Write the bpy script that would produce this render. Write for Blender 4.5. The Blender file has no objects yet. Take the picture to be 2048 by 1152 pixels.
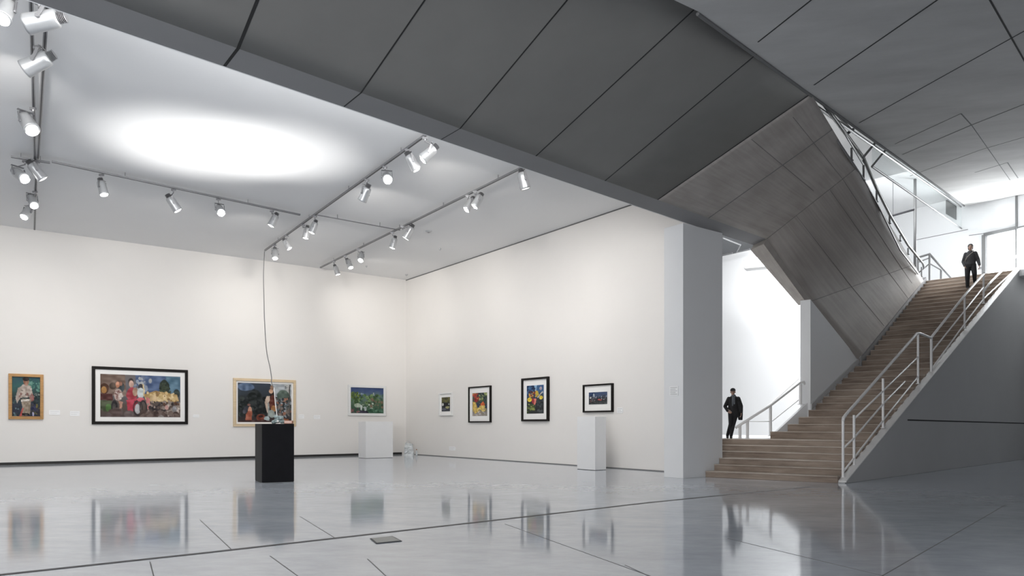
import bpy, bmesh, math, random
import numpy as np
from mathutils import Vector, Matrix
random.seed(7); np.random.seed(7)
S = bpy.context.scene
COL = S.collection
# ------------------------------------------------------------------ camera
FPX, HY, EYE = 1451.0, 849.0, 1.6
cd = bpy.data.cameras.new('camera'); cam = bpy.data.objects.new('camera', cd); COL.objects.link(cam)
cd.sensor_width = 36.0; cd.lens = FPX / 2048 * 36.0; cd.shift_y = (HY - 576) / 2048
cd.clip_end = 300
cam.location = (0, 0, EYE); cam.rotation_euler = (math.pi / 2, 0, 0)
S.camera = cam
# ------------------------------------------------------------------ world and exposure
w = bpy.data.worlds.new('world'); S.world = w; w.use_nodes = True
w.node_tree.nodes['Background'].inputs[0].default_value = (0.85, 0.90, 1.0, 1)
w.node_tree.nodes['Background'].inputs[1].default_value = 0.13
S.view_settings.view_transform = 'Standard'; S.view_settings.look = 'None'
S.view_settings.gamma = 1.0; S.view_settings.use_curve_mapping = False
S.view_settings.exposure = 0.0

def area(name, loc, target, sx, sy, power, color=(1, 1, 1)):
    l = bpy.data.lights.new(name, 'AREA'); l.shape = 'RECTANGLE'; l.size = sx; l.size_y = sy
    l.energy = power; l.color = color
    o = bpy.data.objects.new(name, l); COL.objects.link(o); o.location = loc
    d = Vector(target) - Vector(loc); o.rotation_euler = d.to_track_quat('-Z', 'Y').to_euler()
    return o

def spot(name, loc, target, power, ang, blend=1.0, radius=0.1, color=(1, 1, 1)):
    l = bpy.data.lights.new(name, 'SPOT'); l.energy = power; l.spot_size = math.radians(ang)
    l.spot_blend = blend; l.shadow_soft_size = radius; l.color = color
    o = bpy.data.objects.new(name, l); COL.objects.link(o); o.location = loc
    d = Vector(target) - Vector(loc); o.rotation_euler = d.to_track_quat('-Z', 'Y').to_euler()
    return o

# unseen floating spots added to make the glow on the gallery ceiling
spot('ceiling_glow_fill', (-8.9, 20.6, 4.2), (-8.9, 20.6, 9.4), 1500, 68, 1.0, 0.15, (1, 0.995, 0.98))
spot('ceiling_glow_fill', (-6.8, 21.0, 4.6), (-6.8, 21.0, 9.4), 900, 66, 1.0, 0.15, (1, 0.995, 0.98))
# ceiling lamp of the side room beyond the opening, then two added fills
area('side_room_lamp', (10.8, 27.6, 9.3), (11.3, 30.5, 3), 3.5, 2.0, 850, (0.96, 0.98, 1))
area('upper_hall_fill', (17.0, 34.5, 13.1), (19.5, 37, 8.6), 7, 4, 700, (0.95, 0.98, 1))  # unseen area light added to brighten the upper hall
spot('side_room_ceiling_fill', (10.8, 30.8, 5.0), (11.0, 31.5, 9.4), 260, 120, 1.0, 0.2, (0.95, 0.98, 1))  # unseen upward spot added to whiten the side room ceiling
# unseen fill lamps added behind the beam: one row washes down, one row washes the ceiling
def Fl0(t, w_=0.0): return (5.70 + 1.06 * t - 1.056 * w_, 22.0 + t + w_)
for t_ in (-16, -10.5, -5):
    x_, y_ = Fl0(t_, 1.1)
    o_ = area('gallery_fill_down', (x_, y_, 9.3), (x_ - 3.5, y_ + 4.0, 2.0), 5.5, 1.2, 300, (1, 0.985, 0.965))
for t_ in (-15, -8):
    x_, y_ = Fl0(t_, 0.5)
    area('gallery_fill_up', (x_, y_, 7.75), (x_ - 6, y_ + 6.5, 9.6), 6, 0.3, 165, (0.96, 0.98, 1))
area('hall_front_fill', (-6.5, -8, 4.2), (1, 20, 2.5), 12, 5, 3100, (0.97, 0.98, 1))  # fill light added behind the camera for the pillar, stairs and floor
spot('upper_wall_fill', (26.0, 27.5, 11.4), (22.8, 38, 11.3), 700, 62, 1.0, 0.3, (0.95, 0.98, 1))  # out-of-view spot added to brighten the upper back wall
area('door_daylight', (23.35, 35.9, 9.9), (15, 19, 12.0), 1.6, 1.8, 420, (0.93, 0.97, 1))
spot('hall_ceiling_fill', (23.4, 33.5, 8.9), (20.6, 24.5, 12.0), 800, 112, 1.0, 0.2, (0.97, 0.985, 1))  # upward spot added to brighten the hall ceiling near the door
GALLERY_W = 295.0     # watts of one aimed track lamp

# ------------------------------------------------------------------ projection helpers
def ray(u, v): return Vector(((u - 1024) / FPX, 1.0, (HY - v) / FPX))
def at(u, v, Y): r = ray(u, v); return Vector((r.x * Y, Y, EYE + r.z * Y))
def onz(u, v, z): r = ray(u, v); return at(u, v, (z - EYE) / r.z)
def onplan(u, v, p0, p1):            # vertical plane through two plan points
    r = ray(u, v); dx, dy = p1[0] - p0[0], p1[1] - p0[1]
    Y = (p0[0] * dy - p0[1] * dx) / (r.x * dy - dx)
    return at(u, v, Y)
def onplane(u, v, P, n):
    r = ray(u, v); o = Vector((0, 0, EYE))
    return at(u, v, (Vector(P) - o).dot(n) / r.dot(n))
def ST(s, w_, z): return Vector((9.03 + 1.06 * s - 1.056 * w_, 19.67 + s + w_, z))
def Fl(t, z=7.57): return Vector((5.70 + 1.06 * t, 22.0 + t, z))        # gallery edge of the soffit beam
def Fp(t, z=7.57): return Vector((6.23 + 1.06 * t, 21.5 + t, z))        # hall edge of the beam underside
def on_line(u, p0, p1):             # point of 3D line seen at column u
    k = (u - 1024) / FPX; d = p1 - p0
    t = (k * p0.y - p0.x) / (d.x - k * d.y); return p0 + d * t

# ------------------------------------------------------------------ materials
def mat(name, col, rough=0.5, metal=0.0, emit=None, es=0.0, noise=None, bump=0.0, spec=0.5, coat=0.0, alpha=1.0, trans=0.0):
    m = bpy.data.materials.new(name); m.use_nodes = True; nt = m.node_tree
    b = nt.nodes['Principled BSDF']
    b.inputs['Base Color'].default_value = (*col, 1); b.inputs['Roughness'].default_value = rough
    b.inputs['Metallic'].default_value = metal; b.inputs['Specular IOR Level'].default_value = spec
    b.inputs['Coat Weight'].default_value = coat; b.inputs['Transmission Weight'].default_value = trans
    if emit: b.inputs['Emission Color'].default_value = (*emit, 1); b.inputs['Emission Strength'].default_value = es
    if noise:   # (scale xyz, dark factor, light factor)
        sc, lo, hi = noise
        tc = nt.nodes.new('ShaderNodeTexCoord'); mp = nt.nodes.new('ShaderNodeMapping')
        mp.inputs['Scale'].default_value = sc
        nz = nt.nodes.new('ShaderNodeTexNoise'); nz.inputs['Scale'].default_value = 1.0; nz.inputs['Detail'].default_value = 7
        nz.inputs['Roughness'].default_value = 0.62
        cr = nt.nodes.new('ShaderNodeValToRGB')
        cr.color_ramp.elements[0].position = 0.3; cr.color_ramp.elements[1].position = 0.72
        cr.color_ramp.elements[0].color = (*[c * lo for c in col], 1); cr.color_ramp.elements[1].color = (*[min(1, c * hi) for c in col], 1)
        nt.links.new(tc.outputs['Object'], mp.inputs[0]); nt.links.new(mp.outputs[0], nz.inputs['Vector'])
        nt.links.new(nz.outputs[0], cr.inputs[0]); nt.links.new(cr.outputs[0], b.inputs['Base Color'])
        if bump:
            bp = nt.nodes.new('ShaderNodeBump'); bp.inputs['Strength'].default_value = bump; bp.inputs['Distance'].default_value = 0.02
            nt.links.new(nz.outputs[0], bp.inputs['Height']); nt.links.new(bp.outputs[0], b.inputs['Normal'])
    return m
M = {}
M['wall'] = mat('warm_white_wall', (0.78, 0.757, 0.73), 0.85, noise=((0.5, 0.5, 0.5), 0.985, 1.01), spec=0.2)
M['wallc'] = mat('cool_white_wall', (0.78, 0.785, 0.79), 0.85, noise=((0.5, 0.5, 0.5), 0.985, 1.01), spec=0.2)
M['ceil'] = mat('white_ceiling_paint', (0.80, 0.80, 0.80), 0.9, noise=((0.3, 0.3, 0.3), 0.985, 1.01), spec=0.2)
M['soffit'] = mat('grey_ceiling_panel', (0.22, 0.215, 0.205), 0.75, noise=((0.5, 0.5, 0.5), 0.93, 1.05), spec=0.25)
M['beam'] = mat('pale_grey_beam', (0.25, 0.247, 0.25), 0.75, noise=((0.5, 0.5, 0.5), 0.96, 1.03), spec=0.25)
M['rceil'] = mat('grey_concrete_ceiling', (0.50, 0.495, 0.485), 0.8, noise=((0.35, 0.9, 0.5), 0.86, 1.1), spec=0.2)
M['joint'] = mat('joint_shadow_gap', (0.02, 0.02, 0.02), 0.9)
M['jointl'] = mat('fine_grey_joint', (0.16, 0.16, 0.16), 0.9)
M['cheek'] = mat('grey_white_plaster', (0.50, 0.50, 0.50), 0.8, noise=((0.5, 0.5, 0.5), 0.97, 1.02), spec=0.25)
M['white'] = mat('white_lacquer', (0.80, 0.80, 0.80), 0.35, noise=((2, 2, 2), 0.98, 1.01))
M['rail'] = mat('white_painted_steel', (0.78, 0.77, 0.76), 0.35, noise=((3, 3, 3), 0.97, 1.01))
M['railg'] = mat('grey_painted_steel', (0.15, 0.15, 0.15), 0.4, noise=((3, 3, 3), 0.95, 1.03))
M['black'] = mat('matt_black_lacquer', (0.006, 0.006, 0.0075), 0.5, noise=((3, 3, 3), 0.8, 1.2), spec=0.15)
M['proj'] = mat('light_grey_plastic', (0.5, 0.5, 0.5), 0.5, noise=((3, 3, 3), 0.98, 1.01))
M['base'] = mat('black_shadow_gap', (0.015, 0.014, 0.013), 0.6)
M['slot'] = mat('dark_metal_slot', (0.03, 0.03, 0.035), 0.5, noise=((3, 3, 3), 0.8, 1.2))
M['can'] = mat('silver_lamp_housing', (0.52, 0.53, 0.54), 0.32, 0.55, noise=((6, 6, 6), 0.94, 1.03))
M['cand'] = mat('grey_lamp_bracket', (0.30, 0.30, 0.31), 0.35, 0.6, noise=((6, 6, 6), 0.94, 1.03))
M['track'] = mat('grey_aluminium_track', (0.30, 0.30, 0.31), 0.35, 0.6, noise=((4, 4, 4), 0.9, 1.05))
M['lens'] = mat('lit_lamp_lens', (0.9, 0.9, 0.9), 0.3, emit=(1, 0.98, 0.95), es=6.0)
M['lens0'] = mat('dim_lamp_lens', (0.9, 0.9, 0.9), 0.15, emit=(1, 0.98, 0.95), es=0.9)
M['day'] = mat('bright_daylight_beyond_glass', (0.9, 0.9, 0.9), 0.5, emit=(0.93, 0.97, 1), es=3.2)
M['win'] = mat('bright_sky_beyond_window', (0.9, 0.9, 0.9), 0.5, emit=(0.93, 0.97, 1), es=9.0)
M['gold'] = mat('gilded_wood', (0.44, 0.24, 0.085), 0.4, 0.2, noise=((3, 3, 30), 0.7, 1.25))
M['bwood'] = mat('black_wood_frame', (0.012, 0.010, 0.009), 0.5, noise=((3, 3, 20), 0.8, 1.2), spec=0.15)
M['pine'] = mat('pale_beech_wood', (0.66, 0.52, 0.34), 0.5, noise=((2, 2, 20), 0.85, 1.1))
M['wwood'] = mat('white_wood_frame', (0.74, 0.74, 0.73), 0.45, noise=((3, 3, 20), 0.96, 1.03))
M['mat'] = mat('white_picture_mount', (0.86, 0.85, 0.83), 0.8, noise=((30, 30, 30), 0.98, 1.01))
M['card'] = mat('white_wall_card', (0.86, 0.86, 0.86), 0.7, noise=((30, 30, 30), 0.98, 1.01))
M['ink'] = mat('grey_print', (0.35, 0.35, 0.35), 0.7)
M['skin'] = mat('light_skin', (0.36, 0.23, 0.175), 0.55, noise=((30, 30, 30), 0.9, 1.1))
M['coat'] = mat('black_wool_coat', (0.010, 0.010, 0.011), 0.8, noise=((40, 40, 40), 0.7, 1.5), bump=0.3)
M['jacket'] = mat('charcoal_jacket', (0.035, 0.034, 0.038), 0.75, noise=((30, 30, 30), 0.6, 1.5), bump=0.3)
M['trouser'] = mat('black_trousers', (0.008, 0.008, 0.010), 0.85, noise=((40, 40, 40), 0.7, 1.4), bump=0.2)
M['shoe'] = mat('black_leather', (0.008, 0.008, 0.008), 0.4, noise=((20, 20, 20), 0.8, 1.2))
M['shirt'] = mat('grey_striped_scarf', (0.09, 0.10, 0.11), 0.8, noise=((60, 10, 10), 0.4, 2.2))
M['hair'] = mat('dark_hair', (0.010, 0.008, 0.007), 0.6, noise=((80, 80, 20), 0.6, 1.6))
M['strap'] = mat('pale_leather_strap', (0.30, 0.27, 0.24), 0.6, noise=((20, 20, 20), 0.8, 1.1))
M['paper'] = mat('pale_paper', (0.6, 0.6, 0.62), 0.7, noise=((20, 20, 20), 0.9, 1.05))
M['foil'] = mat('silvery_white_plastic', (0.62, 0.65, 0.66), 0.3, 0.1, noise=((6, 6, 6), 0.7, 1.15))
M['stone'] = mat('grey_green_stone', (0.20, 0.25, 0.25), 0.4, noise=((14, 14, 14), 0.35, 2.2), bump=0.5)
M['amber'] = mat('amber_glass', (0.30, 0.11, 0.05), 0.2, noise=((6, 6, 6), 0.7, 1.2))
M['wire'] = mat('thin_grey_cable', (0.16, 0.16, 0.16), 0.5)
M['rod'] = mat('white_glass_rod', (0.8, 0.78, 0.76), 0.25)
M['plate'] = mat('steel_floor_plate', (0.30, 0.31, 0.30), 0.35, 0.5, noise=((5, 60, 5), 0.85, 1.1))

def glass_mat():
    m = bpy.data.materials.new('clear_balustrade_glass'); m.use_nodes = True; nt = m.node_tree
    for n in list(nt.nodes): nt.nodes.remove(n)
    o = nt.nodes.new('ShaderNodeOutputMaterial'); mx = nt.nodes.new('ShaderNodeMixShader')
    t = nt.nodes.new('ShaderNodeBsdfTransparent'); g = nt.nodes.new('ShaderNodeBsdfGlossy'); f = nt.nodes.new('ShaderNodeValue')
    t.inputs[0].default_value = (0.95, 0.965, 0.965, 1); g.inputs['Roughness'].default_value = 0.03; f.outputs[0].default_value = 0.07
    nt.links.new(f.outputs[0], mx.inputs[0]); nt.links.new(t.outputs[0], mx.inputs[1]); nt.links.new(g.outputs[0], mx.inputs[2])
    nt.links.new(mx.outputs[0], o.inputs[0]); return m
M['glass'] = glass_mat()

def floor_mat():
    m = bpy.data.materials.new('polished_grey_concrete'); m.use_nodes = True; nt = m.node_tree; b = nt.nodes['Principled BSDF']
    tc = nt.nodes.new('ShaderNodeTexCoord')
    def nz(scale, mapping, detail=8):
        mp = nt.nodes.new('ShaderNodeMapping'); mp.inputs['Scale'].default_value = mapping; mp.inputs['Rotation'].default_value = (0, 0, 0.65)
        n = nt.nodes.new('ShaderNodeTexNoise'); n.inputs['Scale'].default_value = scale; n.inputs['Detail'].default_value = detail
        n.inputs['Roughness'].default_value = 0.65
        nt.links.new(tc.outputs['Object'], mp.inputs[0]); nt.links.new(mp.outputs[0], n.inputs['Vector']); return n
    a = nz(0.35, (1, 2.2, 1)); c = nz(2.2, (1, 2.0, 1))
    mix = nt.nodes.new('ShaderNodeMath'); mix.operation = 'MULTIPLY_ADD'
    nt.links.new(c.outputs[0], mix.inputs[0]); mix.inputs[1].default_value = 0.5
    h = nt.nodes.new('ShaderNodeMath'); h.operation = 'MULTIPLY'; h.inputs[1].default_value = 0.6
    nt.links.new(a.outputs[0], h.inputs[0]); nt.links.new(h.outputs[0], mix.inputs[2])
    cr = nt.nodes.new('ShaderNodeValToRGB'); cr.color_ramp.elements[0].position = 0.42; cr.color_ramp.elements[1].position = 0.68
    cr.color_ramp.elements[0].color = (0.45, 0.485, 0.54, 1); cr.color_ramp.elements[1].color = (0.565, 0.605, 0.66, 1)
    nt.links.new(mix.outputs[0], cr.inputs[0]); nt.links.new(cr.outputs[0], b.inputs['Base Color'])
    mr = nt.nodes.new('ShaderNodeMapRange'); mr.inputs[1].default_value = 0.25; mr.inputs[2].default_value = 0.75
    mr.inputs[3].default_value = 0.05; mr.inputs[4].default_value = 0.10
    nt.links.new(mix.outputs[0], mr.inputs[0]); nt.links.new(mr.outputs[0], b.inputs['Roughness'])
    b.inputs['Specular IOR Level'].default_value = 0.6
    bp = nt.nodes.new('ShaderNodeBump'); bp.inputs['Strength'].default_value = 0.004; bp.inputs['Distance'].default_value = 0.01
    nt.nodes.remove(bp)
    return m
M['floor'] = floor_mat()

def streak_mat(name, c0, c1, uvscale, use_uv=True, rough=0.7, bump=0.25):
    m = bpy.data.materials.new(name); m.use_nodes = True; nt = m.node_tree; b = nt.nodes['Principled BSDF']
    tc = nt.nodes.new('ShaderNodeTexCoord'); src = tc.outputs['UV' if use_uv else 'Object']
    mp = nt.nodes.new('ShaderNodeMapping'); mp.inputs['Scale'].default_value = uvscale; nt.links.new(src, mp.inputs[0])
    n = nt.nodes.new('ShaderNodeTexNoise'); n.inputs['Scale'].default_value = 1; n.inputs['Detail'].default_value = 8; n.inputs['Roughness'].default_value = 0.6
    nt.links.new(mp.outputs[0], n.inputs['Vector'])
    n2 = nt.nodes.new('ShaderNodeTexNoise'); n2.inputs['Scale'].default_value = 0.6; n2.inputs['Detail'].default_value = 5
    nt.links.new(src, n2.inputs['Vector'])
    ad = nt.nodes.new('ShaderNodeMath'); ad.operation = 'ADD'; nt.links.new(n.outputs[0], ad.inputs[0]); nt.links.new(n2.outputs[0], ad.inputs[1])
    cr = nt.nodes.new('ShaderNodeValToRGB'); cr.color_ramp.elements[0].position = 0.75 / 2 + 0.3; cr.color_ramp.elements[1].position = 0.66 * 2 * 0.97
    cr.color_ramp.elements[0].position = 0.78; cr.color_ramp.elements[1].position = 1.0
    hv = nt.nodes.new('ShaderNodeMapRange'); hv.inputs[1].default_value = 0.75; hv.inputs[2].default_value = 1.25
    nt.links.new(ad.outputs[0], hv.inputs[0])
    cr.color_ramp.elements[0].position = 0.0; cr.color_ramp.elements[0].color = (*c0, 1)
    cr.color_ramp.elements[1].position = 1.0; cr.color_ramp.elements[1].color = (*c1, 1)
    nt.links.new(hv.outputs[0], cr.inputs[0]); nt.links.new(cr.outputs[0], b.inputs['Base Color'])
    b.inputs['Roughness'].default_value = rough; b.inputs['Specular IOR Level'].default_value = 0.3
    bp = nt.nodes.new('ShaderNodeBump'); bp.inputs['Strength'].default_value = bump; bp.inputs['Distance'].default_value = 0.01
    nt.links.new(n.outputs[0], bp.inputs['Height']); nt.links.new(bp.outputs[0], b.inputs['Normal'])
    return m
M['conc'] = streak_mat('board_marked_concrete', (0.315, 0.288, 0.264), (0.425, 0.395, 0.368), (0.35, 5.0, 1))
M['tread'] = streak_mat('pale_lit_tread', (0.30, 0.245, 0.20), (0.50, 0.43, 0.37), (1.2, 1.2, 9.0), use_uv=False, rough=0.45)  # light on the treads put into a paler colour
M['step'] = streak_mat('worn_brown_stair_tread', (0.17, 0.125, 0.095), (0.36, 0.29, 0.235), (1.2, 1.2, 9.0), use_uv=False, rough=0.5)

# ------------------------------------------------------------------ mesh helpers
def link(name, bm, m, parent=None, smooth=False, bevel=0.0, seg=2):
    me = bpy.data.meshes.new(name); bm.normal_update(); bm.to_mesh(me); bm.free()
    for mm in (m if isinstance(m, (list, tuple)) else [m]): me.materials.append(mm)
    if smooth:
        for p in me.polygons: p.use_smooth = True
    o = bpy.data.objects.new(name, me); COL.objects.link(o)
    if parent: o.parent = parent
    if bevel:
        b = o.modifiers.new('bevel', 'BEVEL'); b.width = bevel; b.segments = seg; b.limit_method = 'ANGLE'
    return o
def prism(bm, pts, d):                         # polygon extruded along vector d
    d = Vector(d); a = [bm.verts.new(Vector(p)) for p in pts]; b = [bm.verts.new(Vector(p) + d) for p in pts]
    n = len(pts); fs = [bm.faces.new(a), bm.faces.new(list(reversed(b)))]
    for i in range(n): fs.append(bm.faces.new((a[i], b[i], b[(i + 1) % n], a[(i + 1) % n])))
    bmesh.ops.recalc_face_normals(bm, faces=fs)
def hexa(bm, lo, hi):                          # two quads joined
    a = [bm.verts.new(Vector(p)) for p in lo]; b = [bm.verts.new(Vector(p)) for p in hi]; n = len(lo)
    fs = [bm.faces.new(a), bm.faces.new(list(reversed(b)))]
    for i in range(n): fs.append(bm.faces.new((a[i], b[i], b[(i + 1) % n], a[(i + 1) % n])))
    bmesh.ops.recalc_face_normals(bm, faces=fs)
def box(bm, c, s, mx=None):
    x, y, z = [k / 2 for k in s]; c = Vector(c)
    pts = [Vector((sx * x, sy * y, sz * z)) + c for sz in (-1, 1) for sx, sy in ((-1, -1), (1, -1), (1, 1), (-1, 1))]
    if mx: pts = [mx @ p for p in pts]
    hexa(bm, pts[:4], pts[4:])
def cyl(bm, p0, p1, r0, r1=None, seg=12, cap=True):
    p0, p1 = Vector(p0), Vector(p1); r1 = r0 if r1 is None else r1; d = (p1 - p0).normalized()
    u = d.orthogonal().normalized(); v = d.cross(u)
    A = [bm.verts.new(p0 + (u * math.cos(a) + v * math.sin(a)) * r0) for a in [2 * math.pi * i / seg for i in range(seg)]]
    B = [bm.verts.new(p1 + (u * math.cos(a) + v * math.sin(a)) * r1) for a in [2 * math.pi * i / seg for i in range(seg)]]
    for i in range(seg): bm.faces.new((A[i], A[(i + 1) % seg], B[(i + 1) % seg], B[i]))
    if cap: bm.faces.new(list(reversed(A))); bm.faces.new(B)
def tube(bm, pts, r, seg=10):                  # swept tube with mitred joints
    pts = [Vector(p) for p in pts]; rings = []; n = len(pts)
    up = None
    for i, p in enumerate(pts):
        d = ((pts[min(i + 1, n - 1)] - p).normalized() + (p - pts[max(i - 1, 0)]).normalized()).normalized()
        if up is None: up = d.orthogonal().normalized()
        u = (up - d * up.dot(d)).normalized(); up = u; v = d.cross(u)
        k = 1.0
        if 0 < i < n - 1: k = 1 / max(0.5, d.dot((pts[i + 1] - p).normalized()))
        rings.append([bm.verts.new(p + (u * math.cos(a) + v * math.sin(a)) * r * k) for a in [2 * math.pi * j / seg for j in range(seg)]])
    for a, b in zip(rings, rings[1:]):
        for j in range(seg): bm.faces.new((a[j], a[(j + 1) % seg], b[(j + 1) % seg], b[j]))
    bm.faces.new(list(reversed(rings[0]))); bm.faces.new(rings[-1])
def lathe(bm, prof, mx=None, seg=24):
    rings = []
    for r, z in prof:
        ring = [Vector((r * math.cos(2 * math.pi * i / seg), r * math.sin(2 * math.pi * i / seg), z)) for i in range(seg)]
        rings.append([bm.verts.new(mx @ p if mx else p) for p in ring])
    for a, b in zip(rings, rings[1:]):
        for i in range(seg): bm.faces.new((a[i], a[(i + 1) % seg], b[(i + 1) % seg], b[i]))
    bm.faces.new(list(reversed(rings[0]))); bm.faces.new(rings[-1])
def struct(name, bm, m, **k):
    o = link(name, bm, m, **k); o['kind'] = 'structure'; return o
def tag(o, label, cat, group=None):
    o['label'] = label; o['category'] = cat
    if group: o['group'] = group
    return o
def thing(name, loc, label, cat, group=None, rz=0.0):
    o = bpy.data.objects.new(name, None); COL.objects.link(o); o.location = loc; o.rotation_euler = (0, 0, rz); o.empty_display_size = 0.2
    return tag(o, label, cat, group)
def quadstrip(bm, pts, wid, nrm, off=0.004, th=0.006):     # flat band along a polyline lying on a surface
    for a, b in zip(pts, pts[1:]):
        a, b = Vector(a), Vector(b); n = Vector(nrm).normalized(); d = (b - a).normalized(); s_ = d.cross(n).normalized() * wid / 2
        prism(bm, [a + s_ + n * off, b + s_ + n * off, b - s_ + n * off, a - s_ + n * off], n * -th)

# ================================================================== THE SHELL
Z1 = 9.44
K = Vector((-5.75, 39.35, 0))
e1 = Vector((0.7986, 0.6018, 0)); eR = Vector((0.5948, -0.8038, 0))     # image-right along left wall / right wall
KW = K - e1 * 36.0                     # far left end of left wall
RE = K + eR * 19.9                     # end of right wall, behind the pillar
# floor
bm = bmesh.new()
box(bm, (2, 22, -0.15), (110, 70, 0.3)); struct('floor', bm, M['floor'])
# gallery walls
def wallbox(name, p, q, z0, z1, th, m):   # thickness goes to the far side (left of p->q)
    p, q = Vector(p), Vector(q); d = (q - p).normalized(); n = Vector((-d.y, d.x, 0)) * th
    bm = bmesh.new(); hexa(bm, [(p.x, p.y, z0), (q.x, q.y, z0), (q.x + n.x, q.y + n.y, z0), (p.x + n.x, p.y + n.y, z0)],
                           [(p.x, p.y, z1), (q.x, q.y, z1), (q.x + n.x, q.y + n.y, z1), (p.x + n.x, p.y + n.y, z1)])
    return struct(name, bm, m)
wallbox('wall_left', KW, K + e1 * 0.3, 0, Z1 + 0.2, 0.3, M['wall'])
wallbox('wall_right', K, RE, 0, Z1 + 0.2, 0.25, M['wall'])
wallbox('wall_west', KW + Vector((18.0, -24.0, 0)), KW, 0, Z1 + 0.2, 0.3, M['wall'])
# baseboard: dark recessed line under the left wall
bm = bmesh.new(); nL = Vector((0.6018, -0.7986, 0))
prism(bm, [KW + nL * 0.012, K - e1 * 0.25 + nL * 0.012, K - e1 * 0.25 + nL * 0.012 + Vector((0, 0, 0.1)), KW + nL * 0.012 + Vector((0, 0, 0.1))], -nL * 0.011)
struct('baseboard_left', bm, M['base'])
nR = Vector((-0.8038, -0.5948, 0))
bm = bmesh.new(); prism(bm, [K + nR * 0.01, RE + nR * 0.01, RE + nR * 0.01 + Vector((0, 0, 0.03)), K + nR * 0.01 + Vector((0, 0, 0.03))], -nR * 0.009)
struct('baseboard_right', bm, M['jointl'])
# thin reveal lines where the walls meet the ceiling and in the corner
bm = bmesh.new()
for a, b, n in ((K, RE, nR),):
    prism(bm, [a + n * 0.01 + Vector((0, 0, Z1 - 0.045)), b + n * 0.01 + Vector((0, 0, Z1 - 0.045)), b + n * 0.01 + Vector((0, 0, Z1)), a + n * 0.01 + Vector((0, 0, Z1))], -n * 0.009)
struct('trim_1', bm, M['jointl'])
# gallery ceiling
FW, FE = Fl(-30), Fl(1.9)
bm = bmesh.new()
pts = [FW, FE + Vector((0.3, 0.3, 0)), Vector((9.0, 36.0, 0)), K + e1 * 0.3 + Vector((0, 0.5, 0)), KW + Vector((-0.3, 0.3, 0))]
prism(bm, [Vector((p.x, p.y, Z1)) for p in pts], (0, 0, 0.25)); struct('ceiling_gallery', bm, M['ceil'])

# soffit beam underside (pale strip), its gallery face, and the sloping panelled soffit
tE = 1.85
E = Fp(tE)
C0 = Vector((4.863, 14.43, 8.97)); Cd = Vector((0.81, 1, 0.167))
Cn = C0 - Cd * 2.1
def Cl(k): return C0 + Cd * k if k > -2.1 else Cn + Vector((1.06, 1, 0)) * (k + 2.1)
G1 = at(1507, 490, 24.0); G2 = at(1602, 601, 25.5)
bm = bmesh.new()
a = [Fl(-30), Fl(0.9), G1, E, Fp(-30)]
vs = [bm.verts.new(p) for p in a]; vt = [bm.verts.new(Vector((p.x, p.y, Z1 + 0.2))) for p in a]
bm.faces.new(vs); bm.faces.new(list(reversed(vt)))
for i in range(5): bm.faces.new((vs[i], vt[i], vt[(i + 1) % 5], vs[(i + 1) % 5]))
bmesh.ops.recalc_face_normals(bm, faces=bm.faces[:]); struct('trim_2', bm, M['beam'])
bm = bmesh.new()      # thin white strip painting the bright edge highlight along the gallery side
tube(bm, [Fl(-14) + Vector((-0.012, 0.012, 0.012)), Fl(0.85) + Vector((-0.012, 0.012, 0.012))], 0.018, 6); struct('trim_3', bm, M['white'])

# concrete / soffit rulings (left point, right point)
Bp = on_line(1622, C0, C0 + Cd); Cc = ST(13.06, 2.61, 8.5)
Dd = at(1725, 727, 27.64)
def edgeR(u): return on_line(u, Bp, Cc)
rul = [(Fp(-2.23), Bp), (on_line(1417, Fp(0), Fp(1)), edgeR(1665)), (E, edgeR(1712)),
       (at(1618, 604, 25.15), edgeR(1828)), (Dd, Cc)]
# panelled flat soffit: from far left to rul[0]
Jt = [(455, 515), (697, 850), (895, 1135), (1068, 1380), (1210, 1513)]
bounds = [(Fp(-30), Cl(-24)), (Fp(-16), Cl(-13))]
for uf, _ in Jt:
    pass
jl = []
for (uf, vf), (ut, vt_) in (((476, 80), (515, 0)), ((722, 178), (850, 0)), ((920, 252), (1135, 0)), ((1072, 308), (1380, 0)), ((1210, 355), (1513, 98))):
    L = on_line(uf, Fp(0), Fp(1)); 
    R = on_line(ut, Cn, C0) if ut > 1396 else None
    if R is None:
        # follow the seam direction seen in the picture up to the ceiling edge: same plan direction as its neighbours
        k = 3.35; slope = 0.42
        R = L + Vector((0.775, -1.0, slope)) * k
        # turn plan direction so that the seam passes the second image point
        best = None
        for a_ in np.linspace(-0.4, 0.4, 161):
            dv = Vector((0.775 * math.cos(a_) - (-1.0) * math.sin(a_), 0.775 * math.sin(a_) + (-1.0) * math.cos(a_), slope))
            for t in np.linspace(0.3, 3.0, 40):
                q = L + dv * t; uu = 1024 + FPX * q.x / q.y; vv = HY - FPX * (q.z - EYE) / q.y
                e = (uu - ut) ** 2 + (vv - vt_) ** 2
                if best is None or e < best[0]: best = (e, dv.copy())
        R = L + best[1] * 3.35
    bounds.append((L, R)); jl.append((L, R))
bounds.append(rul[0]); jl.append(rul[0])
bm = bmesh.new(); n = 8
for (a0, b0), (a1, b1) in zip(bounds, bounds[1:]):
    for i in range(n):
        f0, f1 = i / n, (i + 1) / n
        lo = [a0.lerp(b0, f0), a1.lerp(b1, f0), a1.lerp(b1, f1), a0.lerp(b0, f1)]
        vs = [bm.verts.new(p) for p in lo]; bm.faces.new(vs)
bmesh.ops.remove_doubles(bm, verts=bm.verts[:], dist=0.001); bmesh.ops.recalc_face_normals(bm, faces=bm.faces[:])
so = struct('ceiling_soffit', bm, M['soffit'], smooth=True)
sm = so.modifiers.new('solid', 'SOLIDIFY'); sm.thickness = 0.25
# make sure the slab grows upwards
me = so.data
if sum(p.normal.z for p in me.polygons) > 0: sm.offset = 1
else: sm.offset = -1
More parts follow.
